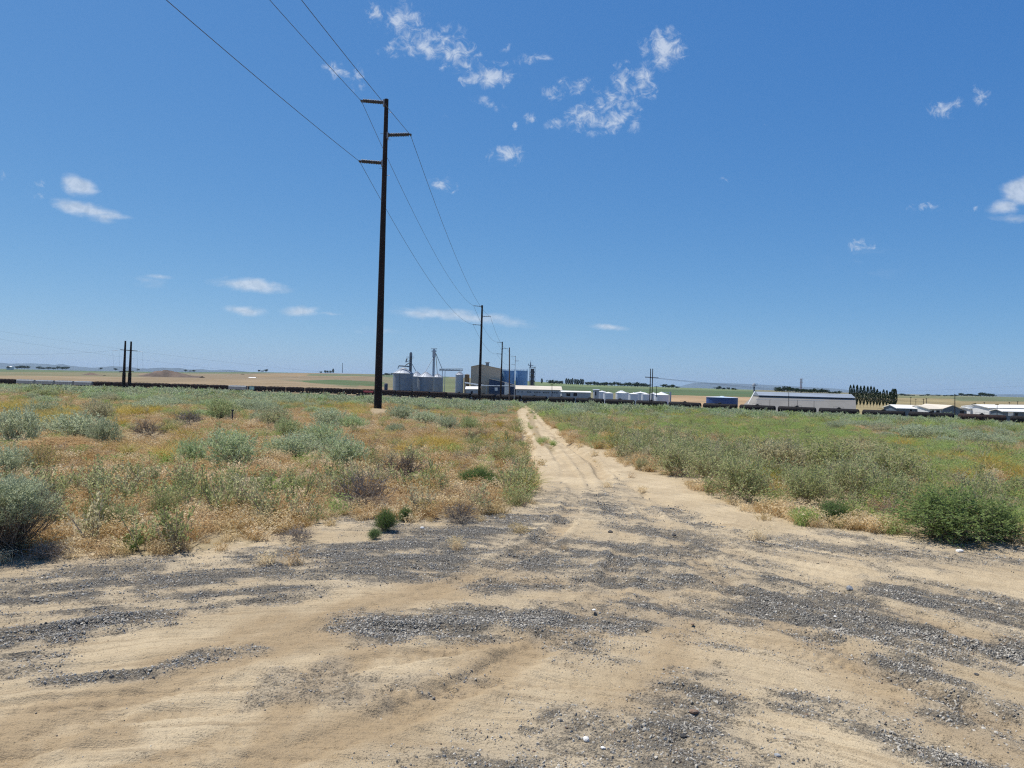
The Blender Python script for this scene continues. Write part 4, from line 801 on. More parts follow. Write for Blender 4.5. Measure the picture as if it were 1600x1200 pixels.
post(535, 567, 582, 2600, 1.0, 'lone radio mast on the far horizon left of the tall pole', 'radio_mast', cat='mast', mt=mat('mast_grey', (.3, .3, .32)))
# ---- railway
TS = np.array([-1.15, -.95, -.8, -.67, -.55, -.42, -.3, -.25, -.2, -.15, -.1, -.05, 0, .05, .1, .2, .3, .4, .5, .6, .7, .85, 1.05]); TY = YTf(np.clip(TS, -.9, .9)); TX = TS * TY
for i in range(3): TX[1:-1] = .25 * TX[:-2] + .5 * TX[1:-1] + .25 * TX[2:]; TY[1:-1] = .25 * TY[:-2] + .5 * TY[1:-1] + .25 * TY[2:]
dd = np.hypot(np.diff(TX), np.diff(TY)); TA = np.concatenate([[0], np.cumsum(dd)]); fa = np.linspace(0, TA[-1], 900); fx = np.interp(fa, TA, TX); fy = np.interp(fa, TA, TY)
ZB = EYE + RAIL
def trackpt(s): x, y = np.interp(s, fa, fx), np.interp(s, fa, fy); x2, y2 = np.interp(s + .5, fa, fx), np.interp(s + .5, fa, fy); return x, y, math.atan2(y2 - y, x2 - x)
m = MB(); ss = np.linspace(0, TA[-1], 120)
for s0, s1 in zip(ss[:-1], ss[1:]):
    q = []
    for s_ in (s0, s1):
        x, y, a = trackpt(s_); nx_, ny_ = -math.sin(a), math.cos(a)
        for off, dz in ((-4.5, -1.0), (-2.2, -.25), (2.2, -.25), (4.5, -1.0)): q.append((x + nx_ * off, y + ny_ * off, ZB + dz))
    m.add(q, [(0, 4, 5, 1)[::-1], (1, 5, 6, 2)[::-1], (2, 6, 7, 3)[::-1]])
tag(m.build('railway_bed', mat('ballast', (.20, .17, .15), .95, var=.3, scale=1.5)), 'ballast bed of the railway line', None, None, 'structure')
r = empty('railway_track', (0, 0, 0)); 
for off in (-.72, .72):
    m = MB()
    for s0, s1 in zip(ss[:-1], ss[1:]):
        P = []
        for s_ in (s0, s1): x, y, a = trackpt(s_); P.append(Vector((x - math.sin(a) * off, y + math.cos(a) * off, ZB)))
        m.tube(P[0], P[1], .075, None, 4)
    m.build('rail', mat('rail_steel', (.16, .12, .10), .5, .6), r)
tag(r, 'pair of steel rails under the long freight train', 'rails')
M_blk = mat('tank_black', (.014, .013, .014), .8, spec=.12, var=.3, scale=.6, stain=(.03, .026, .024)); M_brw = mat('hopper_brown', (.026, .016, .014), .8, spec=.12, var=.35, scale=.4, stain=(.045, .03, .025)); M_gry = mat('hopper_grey', (.34, .36, .36), .7, var=.12, scale=.5, stain=(.22, .2, .18)); M_dkb = mat('hopper_dark', (.03, .025, .025), .8, spec=.12, var=.3, scale=.5); M_tb = mat('tank_brown', (.035, .022, .019), .8, spec=.12, var=.3, scale=.5)
M_und = mat('underframe', (.018, .017, .017), .8); M_whl = mat('wheel_steel', (.30, .28, .26), .4, .8); M_wht = mat('white_paint', (.74, .74, .72), .55, var=.05); M_red = mat('graffiti_pink', (.55, .10, .13), .6); M_teal = mat('graffiti_teal', (.25, .45, .47), .6)
def bogie(m, cx):
    m.box(cx - 1.25, cx + 1.25, -1.12, -.98, .28, .62, 0); m.box(cx - 1.25, cx + 1.25, .98, 1.12, .28, .62, 0); m.box(cx - .25, cx + .25, -1, 1, .4, .85, 0)
def wheels_mb(cx):
    m = MB()
    for dx in (-.88, .88):
        m.tube((cx + dx, -.9, .46), (cx + dx, .9, .46), .07, None, 8)
        for y in (-.78, .78): m.tube((cx + dx, y - .06, .46), (cx + dx, y + .06, .46), .46, .46, 16)
    return m
def tank_proto(mt, L=17.3):
    r = empty('tank_car', (0, 0, 0)); m = MB(); h = L / 2; m.lathe([(.25, -h), (.9, -h + .08), (1.3, -h + .28), (1.5, -h + .65), (1.5, h - .65), (1.3, h - .28), (.9, h - .08), (.25, h)], 20, (0, 0, 2.78), axis='X'); m.build('tank', mt, r, smooth=True)
    m = MB(); m.box(-.85, .85, -.55, .55, 4.2, 4.45); m.lathe([(.5, 4.25), (.5, 4.72), (.35, 4.8)], 14); m.box(-2.2, 2.2, -.75, -.68, 4.24, 4.3); m.tube((-2.2, -.72, 5.0), (2.2, -.72, 5.0), .03); [m.tube((x, -.72, 4.3), (x, -.72, 5.0), .03) for x in (-2.2, -.8, .8, 2.2)]; m.build('dome', M_und, r)
    m = MB(); m.box(-h - .5, h + .5, -.35, .35, .85, 1.15); m.box(-h - .1, -h + 2.1, -1.4, 1.4, 1.1, 1.28); m.box(h - 2.1, h + .1, -1.4, 1.4, 1.1, 1.28); m.box(-h - 1.0, h + 1.0, -.12, .12, .8, 1.0)
    for x in (-h + 1.6, h - 1.6): m.box(x - .3, x + .3, -1.1, 1.1, 1.25, 1.7)
    m.build('underframe', M_und, r)
    m = MB(); m.tube((0, -1.53, 1.3), (0, -1.53, 4.2), .04); m.tube((.4, -1.53, 1.3), (.4, -1.53, 4.2), .04); [m.tube((0, -1.53, 1.4 + .35 * i), (.4, -1.53, 1.4 + .35 * i), .025) for i in range(8)]; m.build('ladder', M_und, r)
    for cx in (-h + 1.7, h - 1.7): m = MB(); bogie(m, cx); b_ = m.build('bogie', M_und, r); wheels_mb(cx).build('wheels', M_whl, b_)
    m = MB(); m.box(-h + .9, -h + 1.6, -1.515, -1.45, 2.75, 3.05); m.box(h - 2.6, h - 1.2, -1.515, -1.45, 2.75, 3.0); 
    return r
def hopper_proto(mt, L=12.3, graf=None):
    r = empty('hopper_car', (0, 0, 0)); h = L / 2; m = MB(); pts = [(-1.5, 1.7), (-1.55, 3.7), (-1.1, 4.25), (1.1, 4.25), (1.55, 3.7), (1.5, 1.7)]; m.prism([(-h + .35, y, z_) for y, z_ in pts], (L - .7, 0, 0))
    for k_ in range(9): x = -h + 1.0 + k_ * (L - 2.0) / 8; m.box(x - .05, x + .05, -1.62, -1.5, 1.7, 3.65); m.box(x - .05, x + .05, 1.5, 1.62, 1.7, 3.65)
    m.build('body', mt, r)
    m = MB(); m.box(-h + .9, h - .9, -.5, .5, 4.27, 4.37); [m.box(x - .35, x + .35, -.5, .5, 4.37, 4.5) for x in (-3.6, -1.2, 1.2, 3.6)]; m.build('roof_hatches', mt, r)
    m = MB(); [m.prism([(x - 1.7, -1.3, 1.7), (x + 1.7, -1.3, 1.7), (x + .4, -1.3, .75), (x - .4, -1.3, .75)], (0, 2.6, 0)) for x in (-1.9, 1.9)]; m.build('chute', M_und, r)
    m = MB(); m.box(-h - .1, h + .1, -.3, .3, .9, 1.2); m.box(-h, -h + 1.0, -1.4, 1.4, 1.2, 1.35); m.box(h - 1.0, h, -1.4, 1.4, 1.2, 1.35); m.box(-h - .8, h + .8, -.12, .12, .8, 1.0)
    for x in (-h + .2, h - .2): m.tube((x, -1.4, 1.3), (x, -1.4, 4.1), .05); m.tube((x, 1.4, 1.3), (x, 1.4, 4.1), .05); m.tube((x, -1.4, 4.1), (x, 1.4, 4.1), .05)
    for x in (-h + .9, h - .9): m.prism([(x, -1.3, 1.3), (x, -1.3, 1.7), (x - math.copysign(.9, x), -1.3, 1.7)], (0, 2.6, 0))
    m.build('underframe', M_und, r)
    for cx in (-h + 1.5, h - 1.5): m = MB(); bogie(m, cx); b_ = m.build('bogie', M_und, r); wheels_mb(cx).build('wheels', M_wht if mt is M_gry else M_whl, b_)
    return r
def graffiti(r, x0, x1, z0, z1, mt, y=-1.66):
    rs = random.Random(int(x0 * 7 + z0 * 11)); m = MB(); k = 8; w_ = (x1 - x0) / k
    for i in range(k):
        x = x0 + i * w_; P = [(x + rs.random() * w_ * .3, z0), (x + w_ * .1, z1), (x + w_ * .8, z1 - rs.random() * .4), (x + w_ * .4, (z0 + z1) / 2), (x + w_ * .9, z0 + .1)]
        for a, b_ in zip(P[:-1], P[1:]): m.tube((a[0], y, a[1]), (b_[0], y, b_[1]), .11, None, 4)
    return m.build('graffiti', mt, r)
protoT = tank_proto(M_blk); protoTb = tank_proto(M_tb); protoH = hopper_proto(M_brw); protoHg = hopper_proto(M_gry); protoHd = hopper_proto(M_dkb); used = set()
def place(proto, s, label, group):
    c = proto if id(proto) not in used else copy_tree(proto); used.add(id(proto)); x, y, a = trackpt(s); c.location = (x, y, ZB + .07); c.rotation_euler = (0, 0, a); tag(c, label, 'rail car', group); return c
def pxof(s): x, y, a = trackpt(s); q = proj(x, y, ZB + 3); return float(q[0])
sanc = min(np.linspace(0, TA[-1], 4000), key=lambda s: abs(pxof(s) - 698.5))
LMT = [(716,'left of the small corrugated silo'),(752,'below the white-roofed hut'),(790,'below the dark blue shed'),(830,'below the left end of the long beige-roofed building'),(872,'below the right end of the long beige-roofed building'),(905,'below the low white carport'),(945,'below the leftmost white tanks'),(985,'below the middle white tanks'),(1015,'behind the slim H-frame'),(1050,'below the largest white tank'),(1105,'left of the round blue tank'),(1150,'below the round blue tank'),(1200,'below the white-legged grain leg'),(1260,'before the left half of the grey shed'),(1320,'before the right half of the grey shed'),(1365,'below the poplar row'),(1450,'before the small pale-roofed shed'),(1520,'before the blue-grey gabled shed'),(1650,'before the white warehouse')]
s = sanc + 9.2; i = 0; seen = {}
while s < TA[-1] - 10:
    px = pxof(s)
    if px > 1660: break
    lm = next((t_ for lim, t_ in LMT if px <= lim), LMT[-1][1]); seen[lm] = seen.get(lm, 0) + 1; bn = 'brownish' if 1460 < px < 1545 else 'black'
    ordn = '' if seen[lm] == 1 else ', right hand one there'
    if 1322 <= px <= 1350:
        c = hopper_proto(M_dkb); x, y, a = trackpt(s - 2.5); c.location = (x, y, ZB + .07); c.rotation_euler = (0, 0, a); graffiti(c, -4.3, 3.6, 2.3, 3.5, M_wht); tag(c, 'dark hopper car with white graffiti before the poplars', 'rail car', 'cars of the freight train'); s += 13.5; 
        c = hopper_proto(M_dkb); x, y, a = trackpt(s - 2.0); c.location = (x, y, ZB + .07); c.rotation_euler = (0, 0, a); tag(c, 'dark hopper car right of the graffiti one', 'rail car', 'cars of the freight train'); s += 15.5; continue
    c = place(protoTb if bn == 'brownish' else protoT, s, '%s tank car of the train, %s%s' % (bn, lm, ordn), 'cars of the freight train')
    if bn != 'brownish' and seen[lm] == 1 and 'leg' in lm: pass
    s += 18.45; i += 1
s = sanc - 6.4; i = 0
LH = {0:'last brown hopper before the tank cars begin',1:'second brown hopper left of the first tank car',2:'brown hopper below the large grain bin',3:'hopper half hidden by the tall pole'}
while True:
    px = pxof(s)
    if px < -30 or s < 8: break
    if 40 < px < 145: pr, cn = protoHg, 'light grey'
    elif 348 < px < 376: pr, cn = protoHg, 'light grey'
    elif 375 < px < 405: pr, cn = protoHd, 'black'
    else: pr, cn = protoH, 'brown'
    nth = ['first', 'second', 'third', 'fourth', 'fifth', 'sixth', 'seventh', 'eighth']
    if i in LH: lb = LH[i]
    elif px > 405: lb = '%s hopper car, %s one left of the tall pole' % (cn, nth[i - 4])
    elif px > 340: lb = '%s hopper car between two runs of brown ones' % cn if cn == 'light grey' else 'black hopper car with a teal panel'
    elif px > 205: lb = '%s hopper car, %s right of the left H-frame' % (cn, nth[max(0, min(7, int((px - 205) / 30)))])
    elif px > 145: lb = '%s hopper car at the left H-frame, %s from it' % (cn, nth[max(0, min(7, int((205 - px) / 30)))])
    elif px > 40: lb = 'light grey hopper car, %s of three from the left' % nth[min(2, max(0, int((px - 45) / 33)))]
    else: lb = 'brown hopper car at the left frame edge, %s one' % nth[max(0, min(7, int((45 - px) / 29)))]
    c = place(pr, s, lb, 'cars of the freight train')
    if i == 4: graffiti(c, -3.6, 3.6, 2.2, 3.3, M_red)
    if cn == 'black': m = MB(); m.box(-4.6, -1.4, -1.68, -1.63, 1.9, 4.0); m.build('teal_panel', M_teal, c)
    s -= 12.9; i += 1
# ---- agricultural plant
M_galv = mat('galvanised_steel', (.25, .29, .34), .45, .35, var=.12, scale=.3, corr=('Z', 1.2, .06)); M_galvv = mat('galvanised_ribbed', (.36, .40, .45), .45, .3, var=.1, scale=.3, corr=('X', .5, .10)); M_groof = mat('bin_roof', (.36, .39, .43), .6, .1, var=.06, scale=.3); M_frm = mat('steel_frame', (.16, .20, .24), .6, .3); M_frl = mat('steel_light', (.36, .42, .48), .6, .3)
M_tan = mat('tan_cladding', (.50, .42, .31), .7, var=.06, scale=.2, corr=('X', 1.0, .05)); M_tan2 = mat('tan_cladding_dark', (.17, .12, .07), .7, var=.06, scale=.2); M_blue = mat('blue_silo_paint', (.24, .44, .68), .5, var=.1, scale=.2, corr=('X', .6, .08), stain=(.28, .47, .66)); M_navy = mat('navy_cladding', (.022, .05, .11), .6, var=.12, scale=.2, corr=('Z', 1.0, .05)); M_beige = mat('beige_roof', (.56, .50, .40), .7, var=.06, scale=.2, corr=('X', 1.0, .04)); M_gw = mat('grey_wall', (.33, .36, .40), .7, var=.06, scale=.2); M_win = mat('window_glass', (.02, .025, .03), .15, spec=.8); M_wtank = mat('white_tank', (.66, .68, .72), .5, var=.04, scale=.2); M_wtroof = mat('white_tank_roof', (.8, .8, .78), .5, var=.03); M_btank = mat('blue_tank', (.02, .065, .22), .45, var=.08); M_btroof = mat('blue_tank_roof', (.45, .55, .66), .5)
M_whall = mat('white_wall', (.72, .72, .70), .7, var=.05, scale=.2); M_roofw = mat('white_roof', (.78, .77, .73), .6, var=.04, scale=.2); M_shed = mat('shed_roof_grey', (.25, .235, .21), .75, var=.06, scale=.15, corr=('X', .8, .04)); M_clere = mat('shed_upper_roof', (.25, .29, .34), .6, var=.05, scale=.15, corr=('X', .8, .04)); M_bgw = mat('blue_grey_wall', (.12, .16, .20), .7, var=.06, scale=.2, corr=('X', 1.0, .04)); M_dk = mat('dark_opening', (.015, .015, .018), .9)
def silo(name, cx, w_, ytop_eave, yapex, Y, label, mw, mr, grp=None, ladder=True, top=None, cat='silo', flat=False):
    c = W(cx, ytop_eave, Y); rad = w_ / F * Y / 2; ez = c.z; az = W(cx, yapex, Y).z; z0 = GZ - .5; r = empty(name, (c.x, Y + rad, z0)); H = ez - z0
    m = MB(); m.lathe([(rad, 0), (rad, H)], 40); m.build('wall', mw, r, smooth=True)
    m = MB(); hh = max(az - ez, .2); m.lathe([(rad * 1.03, H - .12), (rad * 1.03, H), (rad * .14, H + hh - .3), (rad * .1, H + hh)], 40); rf = m.build('roof', mr, r, smooth=True)
    if not flat:
        m = MB()
        for i in range(14): t = 2 * math.pi * i / 14; m.tube((rad * 1.03 * math.cos(t), rad * 1.03 * math.sin(t), H + .06), (rad * .14 * math.cos(t), rad * .14 * math.sin(t), H + hh + .06), .09, None, 4)
        m.build('roof_rib', mr, rf)
    if ladder:
        m = MB(); x = -rad * .25; y = -math.sqrt(rad * rad - x * x) - .15; m.tube((x, y, .5), (x, y, H), .08, None, 5); m.tube((x + .7, y, .5), (x + .7, y, H), .08, None, 5)
        for q in range(int(H / .8)): m.tube((x, y, .8 + q * .8), (x + .7, y, .8 + q * .8), .05, None, 4)
        m.build('ladder', M_frm, r)
    if top: m = MB(); [m.tube((rad * math.cos(t), rad * math.sin(t), H), (rad * math.cos(t), rad * math.sin(t), H + 1.2), .06, None, 4) for t in np.linspace(0, 6.283, 25)[:-1]]; pts = [(rad * math.cos(t), rad * math.sin(t), H + 1.2) for t in np.linspace(0, 6.283, 25)]; [m.tube(a, b_, .06, None, 4) for a, b_ in zip(pts[:-1], pts[1:])]; m.build('railing', M_frl, r)
    tag(r, label, cat, grp); return r
gb = 'galvanised grain bins'
silo('grain_bin', 628, 32, 583.2, 574.3, 545, 'largest galvanised grain bin, at the left of the row', M_galv, M_groof, gb)
silo('grain_bin', 650, 19, 588.2, 580.5, 600, 'grain bin half hidden behind the largest one', M_galv, M_groof, gb, False)
silo('grain_bin', 664, 26, 589, 581.5, 548, 'middle grain bin with a spout to its peak', M_galv, M_groof, gb, False)
silo('grain_bin', 683, 17.5, 589.3, 583.8, 590, 'right grain bin behind the tall grain leg', M_galv, M_groof, gb, False)
silo('grain_bin', 717.6, 12.6, 585.5, 580.5, 530, 'slim ribbed grain silo left of the tan building', M_galvv, M_groof, None, False)
def truss_tower(name, cx, y0, y1, wpx, Y, label, cat, mt, parent_kind=None, n_=None, platforms=()):
    a = W(cx, y0, Y); zb = GZ - .5; w_ = wpx / F * Y / 2; H = a.z - zb; r = empty(name, (a.x, Y, zb)); m = MB()
    for sx_ in (-1, 1):
        for sy_ in (-1, 1): m.tube((sx_ * w_, sy_ * w_, 0), (sx_ * w_, sy_ * w_, H), .12, None, 5)
    k_ = n_ or max(4, int(H / (2.2 * w_ + 1)))
    for i in range(k_):
        z0, z1 = H * i / k_, H * (i + 1) / k_
        for sy_ in (-1, 1): m.tube((-w_, sy_ * w_, z0), (w_, sy_ * w_, z1), .08, None, 4); m.tube((w_, sy_ * w_, z0), (-w_, sy_ * w_, z1), .08, None, 4); m.tube((-w_, sy_ * w_, z1), (w_, sy_ * w_, z1), .08, None, 4)
        for sx_ in (-1, 1): m.tube((sx_ * w_, -w_, z0), (sx_ * w_, w_, z1), .08, None, 4)
    m.build('frame', mt, r)
    for (py, hwl, hwr) in platforms:
        z_ = W(cx, py, Y).z - zb; l_, r_ = hwl / F * Y, hwr / F * Y; m = MB(); m.box(-l_, r_, -w_ - .8, w_ + .8, z_, z_ + .15); m.tube((-l_, -w_ - .8, z_ + 1.1), (r_, -w_ - .8, z_ + 1.1), .05); [m.tube((x, -w_ - .8, z_), (x, -w_ - .8, z_ + 1.1), .05) for x in np.linspace(-l_, r_, 5)]; m.build('platform', mt, r)
    tag(r, label, cat); return r, (a.x, Y, zb), H
# dark leg by the largest bin
r, o0, H = truss_tower('bucket_elevator', 642, 555, 600, 2.2, 552, 'dark bucket elevator tower beside the largest grain bin', 'elevator', M_frm, platforms=((559.5, 6, 5), (571, 2, 2)))
O = Vector(o0); m = MB(); m.box(-.9, .9, -.9, .9, H - 1, H + 1.4); m.lathe([(.8, H + 1.4), (.6, H + 2.2)], 10); m.build('head', M_frm, r)
m = MB(); [m.box(-.45 + dx, .45 + dx, -.4, .4, 0, H) for dx in (-.5, .5)]; m.build('leg_casing', M_frm, r)
for (x0, y0, x1, y1, rr, mt_) in [(636, 560, 634, 566, .45, M_frm), (634, 566, 641, 563, .2, M_frm), (641, 566, 633, 571, .35, M_groof), (644, 569, 650, 580, .2, M_frm)]: m = MB(); m.tube(W(x0, y0, 550) - O, W(x1, y1, 551) - O, rr); m.build('spout', mt_, r)
m = MB(); p, q = W(623, 571.5, 550), W(642, 573, 550); m.tube(p - O, q - O, .55, None, 6); m.tube(p - O + Vector((0, 0, -.3)), W(621.5, 576, 550) - O, .3); m.build('conveyor', M_frm, r)
# tall pale leg with spouts
r, o0, H = truss_tower('bucket_elevator', 678.3, 548, 600, 2.3, 575, 'tall pale bucket elevator with spouts spreading to the bins', 'elevator', M_frl)
O = Vector(o0); m = MB(); m.box(-.8, .8, -.7, .7, 0, H - 1); m.build('leg_casing', M_frl, r)
m = MB(); m.box(-1.1, 1.1, -.9, .9, H - 5, H + .3); m.lathe([(1.3, H - 1), (1.2, H + .7), (.5, H + 1.2)], 12); m.build('head', M_frl, r)
m = MB(); z_ = W(678, 547.5, 575).z - O.z; zt = W(678, 544.8, 575).z - O.z; m.box(-2.2, 2, -1, 1, z_ - .9, z_ - .7); m.box(-2.2, 2.2, -.9, .9, zt, zt + .25); [m.tube((x, -.9, z_ - .8), (x, -.9, zt), .08) for x in (-2.1, 2.0)]; m.build('platform', M_frl, r)
for (x0, y0, x1, y1, Y1) in [(678, 557, 664.5, 581, 555), (681, 552, 683.3, 584, 596), (681.5, 553, 691, 577, 575), (682, 556, 687, 577, 585)][:3]: m = MB(); m.tube(W(x0, y0, 575) - O, W(x1, y1, Y1) - O, .22, None, 6); m.build('spout', M_frm if x1 != 683.3 else M_frl, r)
# overhead conveyor bridge
r = empty('conveyor_bridge', W(706, 578, 560)); O = r.location.copy(); m = MB(); p, q = W(686.5, 577.8, 560) - O, W(723, 577.6, 560) - O
for dz in (-.7, .7):
    for dy in (-.6, .6): m.tube(p + Vector((0, dy, dz)), q + Vector((0, dy, dz)), .14, None, 5)
for i in range(16): a = p + (q - p) * (i / 16); b_ = p + (q - p) * ((i + 1) / 16); m.tube(a + Vector((0, -.6, -.7)), b_ + Vector((0, -.6, .7)), .09, None, 4); m.tube(b_ + Vector((0, -.6, -.7)), b_ + Vector((0, -.6, .7)), .09, None, 4)
m.build('truss', M_frm, r); m = MB(); m.box(p.x, q.x, -.45, .45, p.z - .25, p.z + .35); m.build('conveyor', M_frl, r)
for x in (691.3, 695.5): m = MB(); [m.tube(W(x + d, 579, 560) - O, Vector((W(x + d, 579, 560).x, 560, GZ - .5)) - O, .22, None, 5) for d in (0,)]; m.build('leg', M_frl, r)
m = MB(); m.tube(W(720, 577, 560) - O, W(721, 583, 545) - O, .3); m.build('spout', M_frm, r); tag(r, 'overhead conveyor bridge between grain bins and ribbed silo', 'conveyor')
def block(name, x0, x1, ytl, ytr, Y, depth, label, cat, mw, mr=None, roofpts=None, windows=(), doors=(), signs=(), grp=None, rise=None, gw=None):
    """building whose front faces the camera; ytl/ytr eave rows at both ends; rise = rows the ridge stands above the eave (gable to the side)"""
    p, q = W(x0, ytl, Y), W(x1, ytr, Y); z0 = GZ - .8; r = empty(name, (p.x, Y, z0)); O = Vector((p.x, Y, z0)); Wd = q.x - p.x; h0, h1 = p.z - z0, q.z - z0; m = MB()
    if roofpts:   # gable end faces the camera: list of (px, py) of the roof line
        pts = [W(x, y, Y) - O for x, y in roofpts]; poly = [(0, 0, 0), (Wd, 0, 0)] + [(a.x, 0, a.z) for a in reversed(pts)]; m.prism(poly, (0, depth, 0)); m.build('wall', mw, r)
        m = MB()
        for a, b_ in zip(pts[:-1], pts[1:]): m.add([(a.x, -.4, a.z + .05), (b_.x, -.4, b_.z + .05), (b_.x, depth + .4, b_.z + .05), (a.x, depth + .4, a.z + .05), (a.x, -.4, a.z + .35), (b_.x, -.4, b_.z + .35), (b_.x, depth + .4, b_.z + .35), (a.x, depth + .4, a.z + .35)], [(0,3,2,1),(4,5,6,7),(0,1,5,4),(1,2,6,5),(2,3,7,6),(3,0,4,7)])
        m.build('roof', mr or mw, r)
    else:
        hh = (rise or 3) / F * Y * 1.0; y2 = depth / 2; vs = [(0, 0, 0), (Wd, 0, 0), (Wd, 0, h1), (Wd, y2, h1 + hh), (Wd, depth, h1), (Wd, depth, 0), (0, depth, 0), (0, depth, h0), (0, y2, h0 + hh), (0, 0, h0)]
        m.add(vs, [(0, 1, 2, 9), (1, 5, 4, 3, 2), (6, 0, 9, 8, 7), (5, 6, 7, 4)]); m.build('wall', mw, r); m = MB(); e = .5
        for (ya, yb, za, zb_) in ((-e, y2, -.12, hh), (depth + e, y2, -.12, hh)):
            A_ = [(-e, ya, h0 + za + .02), (Wd + e, ya, h1 + za + .02), (Wd + e, yb, h1 + zb_ + .02), (-e, yb, h0 + zb_ + .02)]; m.add(A_ + [(x, y, z_ + .3) for x, y, z_ in A_], [(0,3,2,1),(4,5,6,7),(0,1,5,4),(1,2,6,5),(2,3,7,6),(3,0,4,7)])
        m.build('roof', mr or mw, r)
    for grp_, nm_, mt_ in ((windows, 'window', M_win), (doors, 'door', M_dk), (signs, 'panel', M_wht)):
        for (a0, a1, b0, b1) in grp_:
            u, v = W(a0, b0, Y) - O, W(a1, b1, Y) - O; m = MB(); m.box(u.x, v.x, -.12, .05, v.z, u.z); o = m.build(nm_, mt_, r)
            if nm_ == 'window': m = MB(); m.box(u.x - .12, v.x + .12, -.2, .02, v.z - .16, v.z - .02); m.build('sill', M_frl, o)
    tag(r, label, cat, grp); return r
block('tan_building', 736, 782.5, 573, 576.5, 540, 34, 'tall tan metal building with a low gable behind the second pole', 'building', M_tan, M_tan, [(736, 573.2), (752, 569.8), (771, 574.2), (782.5, 576.5)], doors=((749, 752.5, 598, 606),))
block('penthouse_vent', 759, 764, 566.5, 566.5, 556, 3, 'dark roof vent unit on top of the tan building', 'vent', M_frm, M_frm, rise=.6)
silo('grain_bin', 729.5, 8, 585.2, 584, 545, 'brown square-looking bin between ribbed silo and tan building', M_tan2, M_tan2, None, False, flat=True)
for cx, lb in ((788.5, 'left blue silo partly hidden by the tan building'), (794.5, 'middle blue silo behind the third power pole'), (815.5, 'right blue silo standing clear beside the dark tower')):
    silo('blue_silo', cx, 19 if cx > 790 else 14, 579, 578.6, 560 if cx > 790 else 572, lb, M_blue, M_blue, 'blue silos', False, True, flat=True)
post(782.2, 574, 604, 548, 2.2, 'white vertical duct at the right corner of the tan building', 'white_duct', mt=M_wht, cat='duct')
r, o0, H = truss_tower('dryer_tower', 832, 574, 604, 8.4, 548, 'dark open steel tower at the right end of the blue silos', 'tower', M_frm, n_=7, platforms=((574, 5, 5), (585, 5, 5), (594, 5, 5)))
m = MB(); m.box(-1.3, 1.3, -1.2, 1.2, 0, H - 1); m.build('core', mat('dryer_dark', (.07, .07, .075), .7), r)
m = MB(); m.tube((-1.4, 0, H), (-1.4, 0, H + 3.6), .5, .3, 8); m.box(-3.0, .6, -.6, .6, H + 1.2, H + 1.5); m.tube((-1.4, 0, H + 3.6), (-1.4, 0, H + 5), .1); m.tube((-2.8, 0, H + 1.5), (-2.8, 0, H + 2.6), .25); m.build('mast', M_frm, r)
block('navy_shed', 764, 809, 592, 603, 520, 22, 'dark navy shed with a sloping roof in front of the tan building', 'shed', M_navy, M_shed, [(764.5, 592.3), (782, 596.3), (809, 603.5)], signs=((773, 777.5, 605.5, 610.5),))
block('white_bay', 788.5, 797.2, 599, 601, 518, 5, 'white door bay on the front of the navy shed', 'bay', M_wht, M_wht, [(788.5, 598.8), (797.2, 601)])
wd = [(x, x + 1.4, 611.2 + (x - 809) * .028, 613 + (x - 809) * .028) for x in (809, 815, 823.6, 826, 828.6, 834.6, 837, 839.6, 842.6, 848.6, 851, 853.8, 856.8, 863, 865.6, 868.2, 871)]
block('long_building', 806.5, 877.5, 608.2, 609.8, 500, 22, 'long low building with beige roof and a row of small windows', 'building', M_gw, M_beige, rise=5.2, windows=wd)
block('white_roofed_hut', 728, 750, 608.3, 608.3, 500, 12, 'small grey hut with white roof between ribbed silo and second pole', 'hut', M_gw, M_roofw, rise=3.6, doors=((735.5, 738.5, 611, 616),))
r = empty('inclined_conveyor', W(726, 598, 512)); O = r.location.copy(); m = MB(); m.tube(Vector((0, 0, 0)), W(756, 602.5, 512) - O, .45, None, 8); m.tube(W(756, 602.5, 512) - O, W(806, 603.5, 512) - O, .32, None, 8); m.build('tube', M_frl, r)
for x, y in ((727, 598.5), (744, 601), (760, 603)): m = MB(); p = W(x, y, 512) - O; m.tube(p, Vector((p.x, 0, GZ - .5 - O.z)), .16); m.build('leg', M_frl, r)
tag(r, 'pale inclined conveyor pipe in front of the tan building', 'conveyor')
m = MB(); p = W(603.3, 599, 520); m.lathe([(1.2, 0), (1.2, 5.8), (.9, 6.4)], 14); m.box(-.5, .5, -1.6, -1.0, 2, 4); o = m.build('blue_hopper', M_navy); o.location = (p.x, 520, p.z - 6.4); tag(o, 'small dark blue hopper between tall pole and largest bin', 'hopper')
post(595.4, 588, 603, 300, 1.0, 'pale thin post showing right beside the tall pole', 'pale_post', mt=M_wht)
